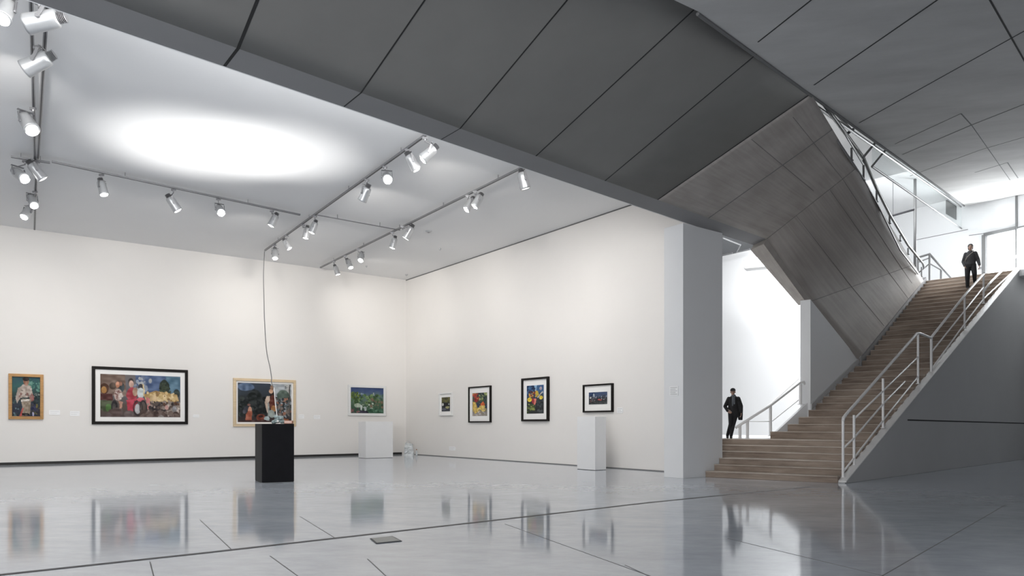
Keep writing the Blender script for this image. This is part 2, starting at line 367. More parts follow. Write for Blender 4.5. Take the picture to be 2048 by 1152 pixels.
# seams of the soffit
def seam(bm, L, R, nn, w_, off=0.006, m=14, ext=0.0):
    pts = [L.lerp(R, i / m) for i in range(m + 1)]
    quadstrip(bm, pts, w_, nn, off, 0.012)
bm = bmesh.new()
for i, (L, R) in enumerate(jl):
    d = (R - L).normalized(); s_ = Vector((1.06, 1, 0)).normalized(); nn = d.cross(s_)
    if nn.z > 0: nn = -nn
    seam(bm, L, R, nn, 0.024 if i else 0.05)
struct('trim_4', bm, M['joint'])
bm = bmesh.new()      # the seams carry on across the pale strip
for (L, R), wd in zip(jl[:3], (0.05, 0.022, 0.014)):
    d = Vector((-0.775, 1.0, 0)).normalized(); kk = 0.0
    # meet the beam edge
    t = 0
    while kk < 2.0:
        q = L + d * kk; tt = (q.x - 5.70 + 1.056 * (q.y - 22.0)) / (1.06 + 1.056)
        if (q - Fl(tt)).length < 0.03: break
        kk += 0.01
    quadstrip(bm, [L, L + d * kk], wd, (0, 0, -1), 0.004, 0.006)
struct('trim_5', bm, M['joint'])

# concrete flight: smooth ruled surface through the rulings
def cr_pt(ps, t):      # piecewise-linear with light rounding
    n_ = len(ps) - 1; x = t * n_; i = min(int(x), n_ - 1); return ps[i].lerp(ps[i + 1], x - i)
Ls = [r[0] for r in rul]; Rs = [r[1] for r in rul]
bm = bmesh.new(); uvl = bm.loops.layers.uv.new('UVMap')
NJ, NK = 48, 16; grid = []
for j in range(NJ + 1):
    t = j / NJ; a_, b_ = cr_pt(Ls, t), cr_pt(Rs, t)
    grid.append([bm.verts.new(a_.lerp(b_, k / NK)) for k in range(NK + 1)])
for j in range(NJ):
    for k in range(NK):
        f = bm.faces.new((grid[j][k], grid[j + 1][k], grid[j + 1][k + 1], grid[j][k + 1]))
        for lp, (jj, kk) in zip(f.loops, ((j, k), (j + 1, k), (j + 1, k + 1), (j, k + 1))):
            lp[uvl].uv = (jj / NJ * 16.0, kk / NK * 8.0)
bmesh.ops.recalc_face_normals(bm, faces=bm.faces[:])
cf = struct('wall_flight', bm, M['conc'], smooth=True)
nsum = sum((p.normal.dot(Vector((0, -0.5, -1))) for p in cf.data.polygons))
sm = cf.modifiers.new('solid', 'SOLIDIFY'); sm.thickness = 0.06; sm.offset = -1 if nsum > 0 else 1
# side band of the flight
bm = bmesh.new(); uvl = bm.loops.layers.uv.new('UVMap')
q = [G1, E, at(1621, 600, 25.05), G2]
vs = [bm.verts.new(p) for p in q]; f = bm.faces.new(vs)
for lp, uv in zip(f.loops, ((0, 0), (0, 1), (9, 1), (9, 0))): lp[uvl].uv = uv
sb = struct('trim_6', bm, M['conc']); sm = sb.modifiers.new('solid', 'SOLIDIFY'); sm.thickness = 0.2; sm.offset = -1
# pour joints on the flight
bm = bmesh.new()
def surf(j, k):
    a_, b_ = cr_pt(Ls, j), cr_pt(Rs, j); return a_.lerp(b_, k)
def surfn(j, k):
    e_ = 1e-3; du = surf(min(1, j + e_), k) - surf(max(0, j - e_), k); dv = surf(j, min(1, k + e_)) - surf(j, max(0, k - e_))
    nn = du.cross(dv).normalized(); v_ = surf(j, k) - Vector((0, 0, EYE))
    return -nn if nn.dot(v_) > 0 else nn
for t, wd in ((0.25, 0.03), (0.5, 0.02), (0.75, 0.014)):
    P = [surf(t, k / 24) for k in range(25)]
    for i in range(24): quadstrip(bm, [P[i], P[i + 1]], wd, surfn(t, (i + .5) / 24), 0.008, 0.012)
struct('trim_7', bm, M['jointl'])
bm = bmesh.new()
for kk, t0, t1 in ((0.62, 0.02, 0.45), (0.35, 0.5, 0.97), (0.72, 0.5, 1.0), (0.86, 0.05, 0.9)):
    P = [(t0 + (t1 - t0) * i / 30) for i in range(31)]
    for a_, b_ in zip(P, P[1:]): quadstrip(bm, [surf(a_, kk), surf(b_, kk)], 0.010, surfn((a_ + b_) / 2, kk), 0.006, 0.010)
struct('trim_8', bm, M['jointl'])

# tilted concrete ceiling over the hall (right of the ceiling edge C)
ax, ay = 0.0828, 0.0999
def cz(x, y): return 8.97 + ax * (x - 4.863) + ay * (y - 14.43)
def cp(x, y): return Vector((x, y, cz(x, y)))
CN = Vector((-ax, -ay, 1)).normalized()
def onceil(u, v): return onplane(u, v, C0, CN)
Q2 = C0 + Cd * 22.6
RW = Vector((24.5, 34.7, 0)); Wd = Vector((-0.565, 1, 0))
far = cp(RW.x + 0.565 * 26, RW.y - 26)
near0 = Cn + Vector((-1.06, -1, 0)) * 24
pl = [Q2, C0, Cn, cp(Cn.x - 1.06 * 24, Cn.y - 24), cp(30, -12), far]
bm = bmesh.new()
prism(bm, pl, (0, 0, 0.3)); struct('ceiling_hall', bm, M['rceil'])
bm = bmesh.new()
for a_, b_, wd in (((1516, 84), (1650, -22), .03), ((1628, 170), (1912, -26), .035), ((1718, 246), (2120, 22), .03),
                   ((1980, 0), (2048, 120), .03), ((1940, -60), (1980, 0), .03), ((2048, 120), (2070, 165), .03)):
    A_, B_ = onceil(*a_), onceil(*b_); quadstrip(bm, [A_.lerp(B_, i / 8) for i in range(9)], wd, -CN, 0.005, 0.01)
struct('trim_9', bm, M['joint'])
bm = bmesh.new()
for pp, wd in ((((1805, 309), (1943, 250), (2090, 192)), .05), (((1790, 288), (1922, 227), (1943, 250)), .03),
               (((1820, 352), (1960, 300), (2090, 262)), .02), (((1943, 250), (2020, 360)), .02),
               (((1950, 345), (2015, 325), (2036, 356)), .035)):
    P = [onceil(*p) for p in pp]; quadstrip(bm, P, wd, -CN, 0.005, 0.01)
struct('trim_10', bm, M['jointl'])
bm = bmesh.new()   # edge gutter along C
k0 = -2.0
P = [C0 + Cd * k for k in np.linspace(-2.05, 22.4, 20)]
tube(bm, [p + Vector((-0.03, 0.02, -0.01)) for p in P], 0.035, 6); struct('trim_11', bm, M['jointl'])
bm = bmesh.new()
P = [C0 + Cd * k + Vector((-0.14, 0.12, -0.03)) for k in np.linspace(2.4, 22.4, 12)]
tube(bm, P, 0.04, 6); struct('trim_12', bm, M['railg'])

# column between gallery and side room
c0 = Vector((5.07, 21.5, 0)); c1 = c0 + Vector((1.327, 1, 0)) * 1.125; Rv = Vector((-0.7533, 1, 0)) * 0.588
bm = bmesh.new(); prism(bm, [c0, c1, c1 + Rv, c0 + Rv], (0, 0, 7.572)); struct('wall_pillar', bm, M['wallc'], bevel=0.008)
# side room: raised floor, back wall, ceiling is shared
bm = bmesh.new()
prism(bm, [ST(1.75, 2.42, 0), ST(1.75, 3.5, 0), RE + Vector((0.35, 0.25, 0)), Vector((1.2, 30.6, 0)), Vector((9.6, 35.6, 0)), Vector((14.2, 29.6, 0)), ST(6.5, 2.24, 0), ST(3.1, 2.24, 0)], (0, 0, 1.13))
struct('floor_side_room', bm, M['wallc'])
wallbox('wall_back', Vector((8.4, 35.66, 0)), Vector((12.45, 30.28, 0)), 0, Z1, 0.25, M['wallc'])

# wall beside the stair (ends in the bright pillar face)
ws = 2.0
LE = [E, at(1621, 600, 25.05), Dd]
def leftz(s):   # height of the concrete lower-left edge above plan position
    p = ST(s, ws + 0.1, 0); a_, b_ = Ls[2:4] if s < 3.2 else Ls[3:5]
    return None
bm = bmesh.new()
P = [ST(3.08, ws, 0), ST(8.2, ws, 0)]
top0 = at(1621, 600, ST(3.08, ws, 0).y).z; top1 = onplan(1725, 727, ST(3.08, ws, 0), ST(6.02, ws, 0)).z
s1 = 6.1
prism(bm, [ST(3.08, ws, 0), ST(s1, ws, 0), ST(s1, ws, top1), ST(3.08, ws, top0 + 0.02)], ST(0, 0.24, 0) - ST(0, 0, 0))
struct('wall_stair', bm, M['wallc'])
bm = bmesh.new()   # dark shadow joint under the flight
# upper landing slab and hall
def W2(u): return onplan(u, 500, RW, RW + Wd)
bm = bmesh.new()
prism(bm, [ST(13.1, 0.0, 8.3), ST(13.1, 2.75, 8.3), ST(13.1, 9.5, 8.3), (12.5, 55.0, 8.3), (13.2, 55, 8.3), RW + Wd * 20 + Vector((0, 0, 8.3)), RW + Vector((0.6, -1.0, 8.3)), ST(13.1, -0.5, 8.3)], (0, 0, 0.3))
struct('floor_upper', bm, M['wallc'])
# back wall of the upper hall with door opening
dl, dr = W2(1969), W2(2034)
dtop = onplan(1969, 470, RW, RW + Wd).z
Wn = Vector((1, 0.565, 0)).normalized() * 0.25
def wseg(bm, p, q, z0, z1):
    p = Vector((p.x, p.y, z0)); q = Vector((q.x, q.y, z0)); prism(bm, [p, q, q + Vector((0, 0, z1 - z0)), p + Vector((0, 0, z1 - z0))], Wn)
bm = bmesh.new()
wseg(bm, dl, RW + Wd * 20, 8.3, 13.4); wseg(bm, dl, dr, dtop, 13.4)
struct('wall_upper', bm, M['wallc'])
bm = bmesh.new(); wseg(bm, dr, RW - Wd * 0.06, dtop, 13.4); struct('wall_upper_right', bm, M['wallc'])
# ceiling of the upper hall and side closures
bm = bmesh.new()
prism(bm, [Vector((2.5, 15.0, 13.3)), Cl(0) + Vector((0, 0, 4.33)), Vector((24.6, 35.0, 13.3)), Vector((26.0, 37.0, 13.3)), Vector((14, 56, 13.3)), Vector((-2, 40, 13.3))], (0, 0, 0.3))
struct('ceiling_upper', bm, M['ceil'])
wallbox('wall_upper_left', Vector((2.5, 15.0, 0)), Vector((9.5, 41, 0)), 9.7, 13.4, 0.3, M['wallc'])
wallbox('wall_east_light_block', Vector((24.75, 34.35, 0)), Vector((38.0, 10.9, 0)), 0, 8.28, 0.3, M['cheek'])  # unseen wall added to keep world light off the cheek wall
qq = RW - Wd * 2.2
wallbox('wall_east_upper', Vector((qq.x, qq.y, 0)), Vector((38.0, 10.9, 0)), 8.28, 13.4, 0.3, M['wallc'])
# thin seams in the upper wall
bm = bmesh.new()
quadstrip(bm, [onplan(1832, 480, RW, RW + Wd), onplan(1936, 459, RW, RW + Wd)], 0.03, -Wn, 0.006, 0.012)
quadstrip(bm, [onplan(1938, 471, RW, RW + Wd), onplan(1968, 467, RW, RW + Wd)], 0.03, -Wn, 0.006, 0.012)
struct('trim_13', bm, M['jointl'])
# the door: frame and bright glazing, and the glazed wall right of it
def wbar(bm, p, q, wd, dp):
    p, q = Vector(p), Vector(q); d = (q - p).normalized(); s_ = d.cross(Wn).normalized() * wd / 2; nn = Wn.normalized()
    prism(bm, [p + s_ - nn * dp, q + s_ - nn * dp, q - s_ - nn * dp, p - s_ - nn * dp], nn * (dp + 0.1))
dE = thing('glazed_door', (dl.x, dl.y, 8.6), 'grey framed glazed door blazing with daylight at the top of the stairs', 'door')
dE['kind'] = 'structure'; dE.name = 'door_1'
inv = Matrix.Translation(-dE.location)
bm = bmesh.new()
z0 = 8.6
for a_, b_ in (((dl.x, dl.y, z0), (dl.x, dl.y, dtop)), ((dl.x, dl.y, dtop), (dr.x, dr.y, dtop + 0.0)), ((dr.x, dr.y, z0), (dr.x, dr.y, dtop + 2.2))):
    wbar(bm, a_, b_, 0.17 if a_[0] == dl.x else 0.07, 0.10)
bmesh.ops.transform(bm, matrix=inv, verts=bm.verts[:]); link('door_frame', bm, M['railg'], dE)
bm = bmesh.new(); wbar(bm, dl + Vector((0, 0, 0)), dl + Vector((0, 0, 0.01)), 0.01, 0.01)
bm.clear()
pA, pB = Vector((dl.x, dl.y, z0)) + Wn * 0.6, Vector((dr.x, dr.y, z0)) + Wn * 0.6
prism(bm, [pA, pB, pB + Vector((0, 0, dtop - z0)), pA + Vector((0, 0, dtop - z0))], Wn * 0.1)
bmesh.ops.transform(bm, matrix=inv, verts=bm.verts[:]); link('door_glass', bm, M['day'], dE)
wE = thing('window_1', (dr.x, dr.y, 8.6), 'tall glazed wall beside the upper door', 'window'); wE['kind'] = 'structure'
inv = Matrix.Translation(-wE.location); q = RW - Wd * 2.2
bm = bmesh.new(); pA = Vector((dr.x, dr.y, 8.3)); pB = Vector((q.x, q.y, 8.3)); zt = 11.3
prism(bm, [pA + Wn * 0.4, pB + Wn * 0.4, pB + Wn * 0.4 + Vector((0, 0, 4.0)), pA + Wn * 0.4 + Vector((0, 0, 4.0))], Wn * 0.1)
bmesh.ops.transform(bm, matrix=inv, verts=bm.verts[:]); link('window_pane', bm, M['win'], wE)
bm = bmesh.new()
for i in range(2):
    p = pA.lerp(pB, (i + 1) / 2); wbar(bm, (p.x, p.y, 8.3), (p.x, p.y, 12.3), 0.07, 0.05)
wbar(bm, (pA.x, pA.y, dtop), (pB.x, pB.y, dtop), 0.07, 0.05)
bmesh.ops.transform(bm, matrix=inv, verts=bm.verts[:]); link('window_frame', bm, M['railg'], wE)

# ================================================================== THE STAIRCASE
st = thing('staircase', ST(0, 0, 0), 'wide brown stone staircase rising between white plaster cheek walls to the upper hall', 'staircase')
invS = Matrix.Translation(-st.location)
def stair_part(name, bm, m, **k):
    bmesh.ops.transform(bm, matrix=invS, verts=bm.verts[:]); return link(name, bm, m, st, **k)
W0 = 0.13
nos = []
for i in range(6): nos.append((0.29 * i, 0.188 * (i + 1), (2.70, 2.67, 2.65, 3.42, 3.42, 3.42)[i]))
for k in range(31):
    s = 1.85 + k * (13.08 - 1.85) / 30; z = 1.13 + 0.2412 * (k + 1)
    z = min(z, 8.6); wl = {0: 2.36, 1: 2.14, 2: 2.06}.get(k, 2.0)
    if s > 6: wl = 1.95 + 0.094 * (s - 6) + 0.12
    nos.append((s, z, wl))
prevz = 0
for i, (s, z, wl) in enumerate(nos):
    sn = nos[i + 1][0] if i + 1 < len(nos) else 13.4
    bm = bmesh.new(); lo = max(0, z - 0.9)
    sk = (-0.27, -0.27, -0.40, -0.2, -0.2, -0.2)[i] if i < 6 else 0.0
    wr = W0 - 0.0
    prism(bm, [ST(s, wr, lo), ST(s + sk, wl, lo), ST(sn + 0.02, wl, lo), ST(sn + 0.02, wr, lo)], (0, 0, z - lo - 0.035))
    so_ = stair_part('step', bm, M['step'], bevel=0.008, seg=1)
    bm = bmesh.new()      # nosing slab, lightened in colour to give the steps lit edges
    prism(bm, [ST(s - 0.012, wr, z - 0.035), ST(s - 0.012 + sk, wl, z - 0.035), ST(sn + 0.02, wl, z - 0.035), ST(sn + 0.02, wr, z - 0.035)], (0, 0, 0.035))
    bmesh.ops.transform(bm, matrix=invS, verts=bm.verts[:]); link('tread', bm, M['tread'], so_, bevel=0.008, seg=1)
# right cheek wall
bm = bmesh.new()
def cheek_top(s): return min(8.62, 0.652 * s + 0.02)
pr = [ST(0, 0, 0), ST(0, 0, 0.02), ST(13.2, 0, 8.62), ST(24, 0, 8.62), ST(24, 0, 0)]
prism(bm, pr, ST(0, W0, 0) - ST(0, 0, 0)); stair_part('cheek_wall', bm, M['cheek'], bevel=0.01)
bm = bmesh.new()   # pale coping on the cheek
prism(bm, [ST(0.02, -0.015, 0.03), ST(13.2, -0.015, 8.635), ST(13.2, -0.015, 8.67), ST(0.02, -0.015, 0.065)], ST(0, W0 + 0.03, 0) - ST(0, 0, 0)); stair_part('coping', bm, M['rail'])
bm = bmesh.new()
a_ = onplan(1815, 840, ST(0, 0, 0), ST(1, 0, 0)); b_ = onplan(2060, 847, ST(0, 0, 0), ST(1, 0, 0))
nC = (ST(0, -1, 0) - ST(0, 0, 0)).normalized()
quadstrip(bm, [a_, b_], 0.045, nC, 0.004, 0.006); stair_part('wall_groove', bm, M['joint'])
# left skirting under the flight
bm = bmesh.new()
wl0, wl1 = 1.93, 2.58
prism(bm, [ST(5.9, wl0, 3.7), ST(13.1, wl1, 8.35), ST(13.1, wl1, 8.78), ST(5.9, wl0, 4.12)], ST(0, 0.14, 0) - ST(0, 0, 0)); stair_part('skirting', bm, M['beam'])
bm = bmesh.new()
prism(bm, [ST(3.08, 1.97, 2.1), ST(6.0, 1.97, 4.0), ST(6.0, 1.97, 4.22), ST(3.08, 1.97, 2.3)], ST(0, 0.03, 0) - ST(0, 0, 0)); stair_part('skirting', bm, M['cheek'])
# small cheek wall left of the first steps
pa, pb = ST(1.6, 2.95, 0), ST(3.0, 2.2, 0)
bm = bmesh.new()
t0, t1 = onplan(1548, 864, pa, pb), onplan(1611, 805, pa, pb)
nn = Vector((pb - pa).normalized().cross(Vector((0, 0, 1)))) * 0.12
prism(bm, [Vector((t0.x, t0.y, 1.1)), t0, t1, onplan(1619, 813, pa, pb), Vector((onplan(1619, 813, pa, pb).x, onplan(1619, 813, pa, pb).y, 1.1))], nn)
stair_part('cheek_wall', bm, M['white'], bevel=0.01)

# railings ---------------------------------------------------------
def railing(name, label, posts, rails, r=0.035, m='rail', group=None, glass=None):
    base = posts[0][0]; o = thing(name, base, label, 'railing', group); iv = Matrix.Translation(-Vector(base))
    for a, b in posts:
        bm = bmesh.new(); cyl(bm, a, b, r * 1.05, seg=12); cyl(bm, a, Vector(a) + Vector((0, 0, 0.02)), r * 2.0, seg=12)
        bmesh.ops.transform(bm, matrix=iv, verts=bm.verts[:]); link('post', bm, M[m], o, smooth=False)
    for nm, pts, rr in rails:
        bm = bmesh.new(); tube(bm, pts, rr, 12); bmesh.ops.transform(bm, matrix=iv, verts=bm.verts[:]); link(nm, bm, M[m], o, smooth=True)
    if glass:
        for g in glass:
            bm = bmesh.new(); prism(bm, g, Vector((0.01, -0.01, 0))); bmesh.ops.transform(bm, matrix=iv, verts=bm.verts[:]); link('glass_panel', bm, M['glass'], o)
    return o
w_r = 0.1
def PR(u, v): return onplan(u, v, ST(0, w_r, 0), ST(1, w_r, 0))
def post(u, v0, v1, f=PR): a = f(u, v0); b = f(u, v1); return (Vector((a.x, a.y, a.z)), Vector((a.x, a.y, b.z)))
posts = [post(1686, 955, 842), post(1708, 930, 830), post(1766, 856, 757), post(1836, 768, 668), post(1862, 745, 676)]
railing('stair_railing', 'lower white steel railing on the cheek wall from the foot of the stairs', posts,
        [('handrail', [PR(1686, 842), PR(1687, 836), PR(1692, 829), PR(1834, 667), PR(1840, 667), PR(1862, 676)], 0.042),
         ('middle_rail', [PR(1686, 897), PR(1708, 876), PR(1766, 808), PR(1810, 763)], 0.026),
         ('middle_rail', [PR(1708, 838), PR(1766, 782), PR(1836, 714)], 0.026),
         ('bottom_rail', [PR(1686, 944), PR(1708, 916), PR(1766, 841), PR(1836, 753)], 0.026)])
posts = [post(1863, 745, 676), post(1929, 657, 592), post(1967, 607, 545), post(2038, 540, 505)]
railing('stair_railing', 'upper white steel railing beside the top steps, below the glazed door', posts,
        [('handrail', [PR(1863, 674), PR(1929, 591), PR(1967, 548)], 0.042),
         ('handrail', [PR(1967, 583), PR(1978, 568), PR(2042, 503)], 0.042),
         ('middle_rail', [PR(1863, 704), PR(1929, 622), PR(1967, 574)], 0.026),
         ('bottom_rail', [PR(1863, 738), PR(1929, 648), PR(1967, 598), PR(2038, 532)], 0.026)])
# left railing in the opening
def PL(u, v): return onplan(u, v, pa, pb)
posts = [post(1480, 878, 851, PL), post(1495, 878, 842, PL), post(1541, 872, 811, PL), post(1601, 809, 768, PL)]
railing('stair_railing', 'short white railing beside the walking person in the bright opening', posts,
        [('handrail', [PL(1472, 855), PL(1541, 811), PL(1600, 765), PL(1607, 764), PL(1620, 788)], 0.045),
         ('middle_rail', [PL(1497, 843), PL(1541, 843)], 0.012),
         ('middle_rail', [PL(1545, 842), PL(1597, 800)], 0.014)], r=0.045)
pa2, pb2 = ST(2.4, 4.2, 0), ST(5.2, 2.9, 0)
def PL2(u, v): return onplan(u, v, pa2, pb2)
railing('stair_railing', 'thin far handrail behind the short white railing in the opening', [(PL2(1541, 866), PL2(1541, 808))],
        [('handrail', [PL2(1510, 832), PL2(1540, 808), PL2(1597, 757)], 0.03)], r=0.02)
# railing along the top edge of the concrete flight
def PE(u, v): return onplan(u, v, Bp, Cc)
posts = []
for u, v1 in ((1703, 296), (1727, 320), (1753, 381), (1779, 432), (1800, 470), (1816, 496), (1830, 514), (1843, 534)):
    e_ = edgeR(u); b_ = PE(u, v1); posts.append((e_, Vector((e_.x, e_.y, b_.z))))
railing('flight_railing', 'grey metal railing along the upper edge of the concrete flight', posts,
        [('handrail', [PE(1632, 186), PE(1664, 230), PE(1727, 316), PE(1736, 338), PE(1753, 377), PE(1779, 428), PE(1816, 490), PE(1846, 527), PE(1848, 536)], 0.05),
         ('middle_rail', [PE(1675, 281), PE(1727, 358), PE(1760, 418), PE(1800, 500), PE(1836, 548)], 0.028),
         ('middle_rail', [PE(1640, 196), PE(1690, 268), PE(1727, 330)], 0.028)], r=0.03, m='railg')
# small railing of the flight going down behind
pu = Vector((16.9, 35.6, 0)); pv = pu + Vector((1.0, 0.35, 0))
def PU(u, v): return at(u, v, 35.6)
z8 = 8.6
def pu_post(u, v): a = at(u, v, 35.6); return (Vector((a.x, a.y, z8)), a)
railing('landing_railing', 'small grey stair-head railing left of the top step', [pu_post(1836, 514), pu_post(1859, 508), pu_post(1882, 541)],
        [('handrail', [PU(1836, 515), PU(1859, 508), PU(1906, 560)], 0.05),
         ('middle_rail', [PU(1838, 524), PU(1858, 516)], 0.03),
         ('middle_rail', [PU(1838, 545), PU(1859, 527), PU(1882, 540)], 0.03)], r=0.045, m='railg')
# glazed downstand under the ceiling edge, with the tall post
def PC(u, v): return onplan(u, v, C0 + Vector((-0.16, 0.13, 0)), C0 + Cd + Vector((-0.16, 0.13, 0)))
bmG = [PC(1744, 333), PC(1830, 393), PC(1933, 464), PC(1933, 414), PC(1830, 341), PC(1744, 277)]
g = thing('glass_screen', PC(1830, 400), 'hanging glass screen with grey frame below the ceiling edge, over the upper hall', 'screen')
iv = Matrix.Translation(-g.location)
bm = bmesh.new(); tube(bm, [PC(1744, 333), PC(1933, 464)], 0.035, 8); tube(bm, [PC(1937, 466), PC(1937, 413)], 0.05, 8); tube(bm, [PC(1744, 333), PC(1772, 299)], 0.035, 8)
tube(bm, [PC(1728, 313), PC(1752, 284)], 0.04, 8)
bmesh.ops.transform(bm, matrix=iv, verts=bm.verts[:]); link('screen_frame', bm, M['railg'], g)
bm = bmesh.new(); prism(bm, bmG, Vector((0.012, -0.01, 0))); bmesh.ops.transform(bm, matrix=iv, verts=bm.verts[:]); link('glass_panel', bm, M['glass'], g)
p = at(1830, 535, 34.6)
bm = bmesh.new(); tube(bm, [(p.x, p.y, 8.6), (p.x, p.y, 13.3)], 0.065, 12); tag(link('slender_post', bm, M['railg'], None, smooth=True), 'slender tall grey post rising behind the flight railing', 'post')
bm = bmesh.new(); a_, b_ = at(1786, 431, 34.6), at(1829, 419, 34.6); tube(bm, [a_, b_], 0.05, 8); tube(bm, [a_ + Vector((0, 0, 0)), Vector((a_.x, a_.y, 13.3))], 0.012, 6)
tag(link('cross_bar', bm, M['slot'], None), 'dark horizontal bar left of the slender grey post', 'bar')
# dark object seen beyond the glass
bm = bmesh.new(); 
c = onplan(1904, 418, RW + Vector((-.3, -.2, 0)), RW + Wd + Vector((-.3, -.2, 0)))
prism(bm, [onplan(1893, 399, RW, RW + Wd), onplan(1913, 412, RW, RW + Wd), onplan(1913, 440, RW, RW + Wd), onplan(1893, 428, RW, RW + Wd)], -Wn * 0.3)
tag(link('wall_box', bm, M['railg'], None, bevel=0.01), 'grey box on the upper wall seen through the hanging glass screen', 'wall box')
# beams in the roof void, seen through the gap
vb = bmesh.new()
for a_, b_, wd in (((1700, 250), (1705, 262), .12), ((1690, 262), (1706, 268), .12)):
    tube(vb, [at(*a_, 24), at(*b_, 24)], wd, 8)
vb.free()
for lab, a_, b_, d1, d2, rr in (('pale slanted roof strut above the flight railing, upper one', (1655, 212), (1752, 284), 19.6, 23.5, 0.04),
                            ('pale slanted roof strut above the flight railing, lower one', (1640, 192), (1704, 262), 18.9, 22.5, 0.04),
                            ('short cross strut joining the roof struts above the railing', (1694, 268), (1706, 259), 22.4, 22.6, 0.05)):
    bm = bmesh.new(); tube(bm, [at(*a_, d1), at(*b_, d2)], rr, 8); tag(link('roof_strut', bm, M['railg'], None), lab, 'strut', 'struts in the gap above the flight railing')

# ================================================================== FLOOR DETAILS
bm = bmesh.new()
P = [onz(u, v, 0) for u, v in ((-60, 1157), (0, 1150), (400, 1107), (800, 1062), (1100, 1028), (1300, 1005), (1450, 990), (1620, 974))]
prev = None
for i, (a_, b_) in enumerate(zip(P, P[1:])):
    quadstrip(bm, [a_, b_], 0.10 if i < 6 else 0.06, (0, 0, 1), 0.003, 0.004)
struct('trim_14', bm, M['slot'])
bm = bmesh.new()
for a_, b_ in (((1010, 1048), (1330, 1163)), ((1455, 1077), (1800, 1160)), ((2010, 1010), (1750, 1160)), ((400, 1040), (465, 1101)), ((540, 1112), (620, 1170)),
               ((600, 1033), (670, 1076)), ((300, 1124), (312, 1170)), ((735, 1118), (780, 1160)), ((1250, 1130), (1310, 1158))):
    quadstrip(bm, [onz(*a_, 0), onz(*b_, 0)], 0.012, (0, 0, 1), 0.002, 0.003)
struct('trim_15', bm, M['jointl'])
fb = onz(771, 1080, 0)
fx = thing('floor_box', fb, 'small grey metal floor socket plate near the dark floor slot', 'floor box')
iv = Matrix.Translation(-fb)
bm = bmesh.new(); q4 = [onz(740, 1078, 0), onz(784, 1073, 0), onz(804, 1083, 0), onz(752, 1088, 0)]
prism(bm, [Vector((p.x, p.y, 0.001)) for p in q4], (0, 0, 0.008)); bmesh.ops.transform(bm, matrix=iv, verts=bm.verts[:]); link('frame', bm, M['slot'], fx)
bm = bmesh.new(); cc = sum(q4, Vector()) / 4
prism(bm, [Vector((p.x, p.y, 0.0085)) for p in [cc + (p - cc) * 0.88 for p in q4]], (0, 0, 0.004)); bmesh.ops.transform(bm, matrix=iv, verts=bm.verts[:]); link('lid', bm, M['plate'], fx)

# ================================================================== PEDESTALS
def pedestal(name, label, c, dx, wx, dy, wy, h, m):
    o = thing(name, c, label, 'pedestal'); dx = Vector(dx).normalized(); dy = Vector(dy).normalized()
    bm = bmesh.new(); q4 = [Vector((0, 0, 0)), dx * wx, dx * wx + dy * wy, dy * wy]
    prism(bm, [p + Vector((0, 0, 0.012)) for p in q4], (0, 0, h - 0.012)); link('body', bm, m, o, bevel=0.006)
    cc = sum(q4, Vector()) / 4
    bm = bmesh.new(); prism(bm, [cc + (p - cc) * 0.98 for p in q4], (0, 0, 0.013)); link('plinth', bm, M['base'], o)
    return o
pedestal('display_pedestal', 'tall matt black display pedestal standing in the middle of the gallery floor', Vector((-6.84, 19.84, 0)), (0.87, 0.49, 0), 0.865, (-0.49, 0.87, 0), 1.02, 1.62, M['black'])
pedestal('display_pedestal', 'white display pedestal below the landscape picture by the corner', Vector((-6.87, 34.1, 0)), e1, 1.42, (-0.6018, 0.7986, 0), 0.8, 1.74, M['white'])
pedestal('display_pedestal', 'white display pedestal below the harbour picture on the right wall', Vector((2.89, 25.23, 0)), (-0.6018, 0.7986, 0), 0.93, e1, 0.53, 1.88, M['white'])

# sculpture on the black pedestal
sc_ = Vector((-6.55, 20.45, 1.62))
sculpt = thing('glass_sculpture', sc_, 'small stone and amber sculpture with a thin white rod on the black pedestal', 'sculpture')
def blob(bm, c, r, sub=2, amp=0.25, sx=1, sy=1, sz=1, seed=0):
    rnd = random.Random(seed); d = bmesh.ops.create_icosphere(bm, subdivisions=sub, radius=1)
    for v in d['verts']:
        k = 1 + amp * (rnd.random() - 0.5); v.co = Vector((v.co.x * r * sx * k, v.co.y * r * sy * k, v.co.z * r * sz * k)) + Vector(c)
bm = bmesh.new()
for i, (x, z, r) in enumerate(((-0.16, 0.05, 0.07), (-0.06, 0.09, 0.1), (0.02, 0.16, 0.09), (-0.1, 0.2, 0.06), (0.08, 0.06, 0.07))): blob(bm, (x, 0, z), r, amp=0.35, seed=i, sz=0.8)
link('stone_cluster', bm, M['stone'], sculpt)
bm = bmesh.new(); prism(bm, [(0.14, -0.06, 0), (0.36, -0.02, 0), (0.36, 0.1, 0), (0.14, 0.06, 0)], (0, 0, 0.09)); link('amber_block', bm, M['amber'], sculpt, bevel=0.012)
bm = bmesh.new(); tube(bm, [Vector(at(548, 775, 20.6)) - sc_, Vector(at(551, 810, 20.5)) - sc_, Vector(at(556, 845, 20.4)) - sc_], 0.012, 8); link('rod', bm, M['rod'], sculpt)
bm = bmesh.new(); blob(bm, Vector(at(555.5, 844, 20.38)) - sc_ + Vector((0, 0, 0.02)), 0.035, amp=0.1); link('knob', bm, M['rod'], sculpt)
